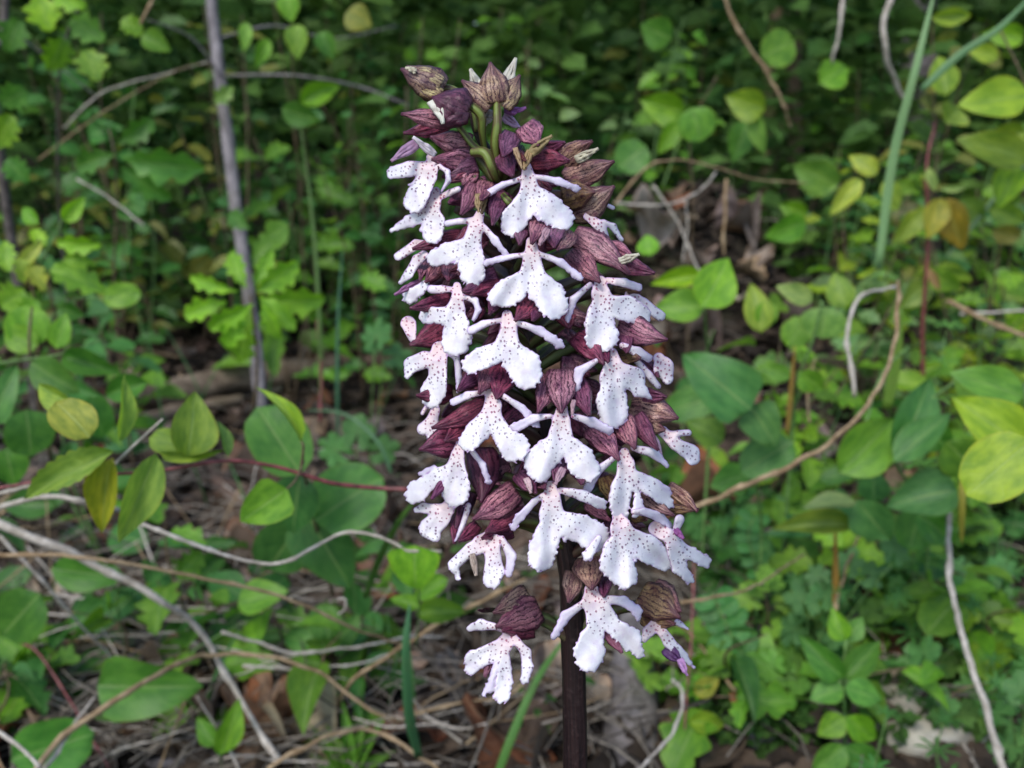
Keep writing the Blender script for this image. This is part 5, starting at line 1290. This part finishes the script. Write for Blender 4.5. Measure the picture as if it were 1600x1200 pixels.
# ------------------------------------------------------------------ filler plants, each with its own stem and leaves
KIND = {
 'privet': (['ovate'], 'shrub', .042, .42), 'hazel': (['round', 'serr'], 'shrub', .055, .8), 'honeysuckle': (['ovate', 'round'], 'shrub', .045, .62),
 'hawthorn': (['haw'], 'shrub', .042, .75), 'oak': (['oak'], 'seedling', .07, .55), 'elm': (['serr'], 'shrub', .048, .6), 'maple': (['haw', 'oak'], 'shrub', .040, .8), 'ground_ivy': (['palm'], 'herb', .030, 1.0)}
ADJ = {YG: 'yellow green', BR: 'bright green', MG: 'mid green', DG: 'deep green', BG: 'blue green', OL: 'olive', LT: 'pale green'}
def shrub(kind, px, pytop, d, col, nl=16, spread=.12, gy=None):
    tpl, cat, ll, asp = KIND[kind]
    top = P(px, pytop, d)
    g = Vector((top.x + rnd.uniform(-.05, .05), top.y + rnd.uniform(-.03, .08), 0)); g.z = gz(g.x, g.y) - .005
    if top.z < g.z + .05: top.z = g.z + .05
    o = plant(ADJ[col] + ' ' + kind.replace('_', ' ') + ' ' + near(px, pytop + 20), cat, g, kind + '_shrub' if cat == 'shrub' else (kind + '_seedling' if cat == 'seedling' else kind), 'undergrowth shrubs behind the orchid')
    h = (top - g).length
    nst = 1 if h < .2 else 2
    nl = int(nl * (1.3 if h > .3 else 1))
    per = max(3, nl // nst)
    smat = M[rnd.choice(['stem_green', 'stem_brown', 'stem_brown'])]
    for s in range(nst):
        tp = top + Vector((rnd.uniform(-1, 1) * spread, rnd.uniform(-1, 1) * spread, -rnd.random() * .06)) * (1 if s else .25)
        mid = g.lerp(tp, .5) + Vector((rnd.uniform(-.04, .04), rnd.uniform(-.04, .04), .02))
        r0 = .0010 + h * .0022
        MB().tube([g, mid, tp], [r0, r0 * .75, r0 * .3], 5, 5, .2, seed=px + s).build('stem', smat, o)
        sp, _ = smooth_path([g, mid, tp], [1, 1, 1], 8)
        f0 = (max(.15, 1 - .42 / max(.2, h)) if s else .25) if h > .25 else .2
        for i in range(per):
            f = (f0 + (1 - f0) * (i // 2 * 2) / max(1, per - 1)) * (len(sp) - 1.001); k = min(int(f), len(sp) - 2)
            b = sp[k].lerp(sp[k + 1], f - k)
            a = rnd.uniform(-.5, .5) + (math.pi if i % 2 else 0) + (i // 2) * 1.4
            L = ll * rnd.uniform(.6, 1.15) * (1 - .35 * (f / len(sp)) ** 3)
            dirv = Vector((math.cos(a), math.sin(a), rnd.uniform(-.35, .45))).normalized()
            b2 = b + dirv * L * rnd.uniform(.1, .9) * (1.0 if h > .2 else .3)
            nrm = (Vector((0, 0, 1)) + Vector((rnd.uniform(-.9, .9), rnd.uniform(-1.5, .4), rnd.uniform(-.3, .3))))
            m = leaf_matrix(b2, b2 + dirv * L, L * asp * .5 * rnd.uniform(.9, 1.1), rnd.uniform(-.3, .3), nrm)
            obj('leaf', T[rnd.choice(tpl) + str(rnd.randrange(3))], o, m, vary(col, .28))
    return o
def scatter(n, px0, px1, py0, py1, d0, d1, kinds, cols, nl=(10, 18), spread=.12):
    for i in range(n):
        # stratified over the strip
        px = px0 + (px1 - px0) * ((i + rnd.random()) / n)
        dd_ = rnd.uniform(d0, d1); pyt = rnd.uniform(py0, py1)
        if 930 < px < 1290 and .9 < d0 and pyt > 60: dd_ = rnd.uniform(1.95, 2.3); pyt -= 40
        shrub(rnd.choice(kinds), px, pyt, dd_, rnd.choice(cols), rnd.randrange(*nl), spread)
K_ALL = ['privet', 'hazel', 'honeysuckle', 'hawthorn', 'elm', 'maple', 'hawthorn']
# upper left: dark, mixed
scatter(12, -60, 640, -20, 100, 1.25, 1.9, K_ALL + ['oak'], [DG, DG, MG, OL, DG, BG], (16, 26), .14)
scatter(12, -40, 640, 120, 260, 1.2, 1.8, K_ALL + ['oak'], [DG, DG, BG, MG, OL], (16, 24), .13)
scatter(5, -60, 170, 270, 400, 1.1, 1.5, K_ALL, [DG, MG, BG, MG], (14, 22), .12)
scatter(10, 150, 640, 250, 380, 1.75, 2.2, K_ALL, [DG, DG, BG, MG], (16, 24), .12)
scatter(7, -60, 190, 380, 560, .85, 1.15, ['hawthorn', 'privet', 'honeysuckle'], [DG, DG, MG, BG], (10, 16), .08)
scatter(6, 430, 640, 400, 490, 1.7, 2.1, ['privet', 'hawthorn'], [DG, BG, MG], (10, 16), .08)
# behind the spike and right
scatter(14, 600, 1640, -30, 80, 1.35, 2.1, K_ALL, [MG, MG, DG, LT, OL, BR], (18, 28), .15)
scatter(13, 600, 1640, 80, 200, 1.25, 1.9, K_ALL, [MG, LT, MG, DG, BG, BR], (18, 26), .14)
scatter(11, 640, 1640, 180, 290, 1.15, 1.7, K_ALL, [MG, DG, BG, LT, MG], (16, 22), .12)
scatter(10, 1220, 1640, 240, 400, .95, 1.35, K_ALL, [MG, BR, YG, LT, MG, YG], (14, 20), .10)
scatter(9, 1200, 1640, 400, 560, .85, 1.1, K_ALL, [MG, LT, BR, MG, YG], (12, 18), .08)
scatter(8, 1180, 1640, 560, 760, .72, .92, ['privet', 'honeysuckle', 'hawthorn'], [DG, MG, BG, MG], (8, 14), .06)
scatter(6, 1120, 1640, 760, 920, .66, .78, ['privet', 'honeysuckle'], [DG, MG, BG], (6, 10), .05)
scatter(5, 980, 1200, 500, 720, .78, .95, ['privet', 'honeysuckle'], [DG, MG], (6, 10), .05)
scatter(5, 1150, 1640, 960, 1180, .56, .64, ['privet'], [DG, MG], (5, 8), .03)
scatter(22, 1100, 1650, 820, 1180, .58, .74, ['ground_ivy', 'hawthorn', 'ground_ivy', 'honeysuckle'], [MG, DG, BR, MG], (7, 12), .03)
scatter(9, -40, 620, 840, 1160, .58, .74, ['ground_ivy', 'privet', 'honeysuckle'], [MG, DG, DG], (4, 7), .03)
scatter(12, -40, 620, 760, 1180, .56, .78, ['honeysuckle', 'hawthorn', 'privet'], [DG, DG, MG], (4, 8), .03)
scatter(9, -40, 700, 780, 1100, .60, .80, ['privet', 'honeysuckle'], [DG, MG, DG], (4, 7), .03)

# ------------------------------------------------------------------ masses nobody could count
def mass(name, mat, n, fn, kind='stuff', aspect=.5):
    """many small bent leaf blades as one mesh; fn() -> (centre, length, normal bias, tone)"""
    V = np.zeros((n * 8, 3), dtype=np.float32); UV = np.zeros((n * 8, 2), dtype=np.float32)
    F = []
    for i in range(n):
        c, L, nb, tone = fn(i)
        a = rnd.uniform(0, 6.283)
        y = Vector((math.cos(a), math.sin(a), rnd.uniform(-.5, .4))).normalized()
        z = Vector((rnd.uniform(-nb, nb), rnd.uniform(-nb, nb) - nb * .4, 1)).normalized()
        x = y.cross(z).normalized(); z = x.cross(y)
        w = L * aspect * .5
        k = i * 8
        for j, (u, vv, zz) in enumerate(((0, 0, 0), (-.9, .28, .1), (-.8, .68, .05), (0, 1, -.14), (.8, .68, .05), (.9, .28, .1), (0, .3, -.03), (0, .68, -.07))):
            V[k + j] = c + x * (u * w) + y * ((vv - .5) * L) + z * (zz * L)
            UV[k + j] = (tone, vv)
        F += [(k, k + 6, k + 1), (k, k + 5, k + 6), (k + 1, k + 6, k + 7, k + 2), (k + 6, k + 5, k + 4, k + 7), (k + 2, k + 7, k + 3), (k + 7, k + 4, k + 3)]
    m = bpy.data.meshes.new(name); m.from_pydata(V.tolist(), [], F); m.materials.append(M[mat])
    ul = m.uv_layers.new(name='UVMap'); idx = np.empty(len(m.loops), dtype=np.int32); m.loops.foreach_get('vertex_index', idx)
    ul.data.foreach_set('uv', UV[idx].ravel())
    o = obj(name, m); tag(o, kind=kind)
    return o
def far_leaf(i):
    y = 1.7 + 5.0 * rnd.random() ** 1.2
    hw = y * 1.05 + 1.2
    x = rnd.uniform(-hw, hw)
    top = 1.0 + (y - 1.7) * .55 + .35 * noise.noise(Vector((x * 1.3, y * 1.1, 5)))
    z = gz(x, y) + rnd.random() ** .8 * max(.25, top)
    t = .5 + .5 * noise.noise(Vector((x * 2, y * 2, z * 3))) + rnd.uniform(-.25, .25)
    return Vector((x, y, z)), rnd.uniform(.04, .085), .9, min(1, max(0, t))
mass('undergrowth', 'undergrowth', 62000, far_leaf, aspect=.62)
def wood_leaf(i):
    y = rnd.uniform(6.8, 10.5); x = rnd.uniform(-1, 1) * (y * 1.1 + 2)
    t = .35 + .6 * noise.noise(Vector((x * 1.1, y, i * .0001))) + rnd.uniform(-.2, .2)
    return Vector((x, y, gz(x, y) + rnd.random() ** .8 * (2.7 + .5 * noise.noise(Vector((x * .8, y, 1)))))), rnd.uniform(.17, .32), .9, min(1, max(0, t))
mass('far_woodland', 'undergrowth', 56000, wood_leaf, aspect=.65)
def mid_leaf(i):
    # low cover between the shrubs, thinner towards the litter on the left and in the hollow right of the spike
    while True:
        px, py = rnd.uniform(-80, 1680), rnd.uniform(330, 1230)
        g = G(px, py)
        left = px < 1000
        if left and py > 560 and rnd.random() < .95: continue
        if left and rnd.random() < .5: continue
        if 170 < px < 600 and py > 500: continue
        if noise.noise(Vector((g.x * 7, g.y * 7, 8))) < .02: continue
        if 960 < px < 1260 and 290 < py < 640 and rnd.random() < .85: continue
        if 930 < px < 1080 and py > 850: continue
        break
    if bank(g.x, g.y) > .04: g = G(px + 500 if px < 1100 else px, 900)
    t = .4 + .6 * noise.noise(Vector((g.x * 4, g.y * 4, 2))) + rnd.uniform(-.2, .2)
    return Vector((g.x, g.y, gz(g.x, g.y) + rnd.random() * (.03 if px > 1050 else .06))), rnd.uniform(.007, .016), .8, min(1, max(0, t))
mass('low_ground_cover', 'undergrowth', 9000, mid_leaf, aspect=.6)
def lit(i):
    y = rnd.uniform(.1, 2.4) if i < 16000 else rnd.uniform(-.4, 3); x = rnd.uniform(-1, 1) * ((y * .62 + .2) if i < 16000 else 3.2)
    return Vector((x, y, gz(x, y) + rnd.random() * .012)), rnd.uniform(.010, .040), .45, rnd.random()
mass('leaf_litter', 'litter', 28000, lit, aspect=.75)
def dead_tangle():
    mb_v, mb_f, mb_uv = [], [], []
    for i in range(1900):
        if i < 1300: px, py = rnd.uniform(-60, 980), rnd.uniform(640, 1240)
        else: px, py = rnd.uniform(940, 1640), rnd.uniform(320, 1200)
        g = G(px, py); a = rnd.uniform(0, 6.28); L = rnd.uniform(.02, .12)
        c = Vector((g.x, g.y, gz(g.x, g.y) + rnd.random() * .03))
        d = Vector((math.cos(a), math.sin(a), rnd.uniform(-.1, .25))) * L
        bend = Vector((-d.y, d.x, 0)) * rnd.uniform(-.3, .3) + Vector((0, 0, L * .1))
        w = rnd.uniform(.0003, .0009); tone = rnd.random()
        b = len(mb_v); sd = Vector((-d.y, d.x, 0)).normalized() * w
        for k in range(5):
            t = k / 4
            p = c + d * t + bend * (4 * t * (1 - t))
            mb_v += [p - sd, p + Vector((0, 0, w * 1.5)), p + sd]; mb_uv += [(tone, t)] * 3
            if k: q = b + 3 * k; mb_f += [(q - 3, q - 2, q + 1, q), (q - 2, q - 1, q + 2, q + 1)]
    o = obj('dead_grass_tangle', mesh('dead_grass_tangle', mb_v, mb_f, M['dead_grass'], True, mb_uv)); tag(o, kind='stuff')
dead_tangle()
# sky dome of foliage is not needed: the world sky shows only through gaps

# labels that came out alike are told apart by their distance
by_label = {}
for o in scene.objects:
    if o.parent is None and o.get('label'): by_label.setdefault(o['label'].replace('leaf on earth bank', 'leaf on bank'), []).append(o)
for lab, os_ in by_label.items():
    if len(os_) < 2: continue
    os_.sort(key=lambda o: (o.matrix_basis.translation - CAM).length if o.matrix_basis.translation.length > 1e-6 else (Vector(o.bound_box[0]) - CAM).length)
    names = {2: ['nearer one', 'farther one'], 3: ['nearest one', 'middle one', 'farthest one']}.get(len(os_)) or ['nearest one', 'second nearest', 'third nearest', 'fourth nearest', 'fifth nearest', 'sixth nearest'][:len(os_) - 1] + ['farthest one']
    for o, nm in zip(os_, names): o['label'] = lab + ', ' + nm
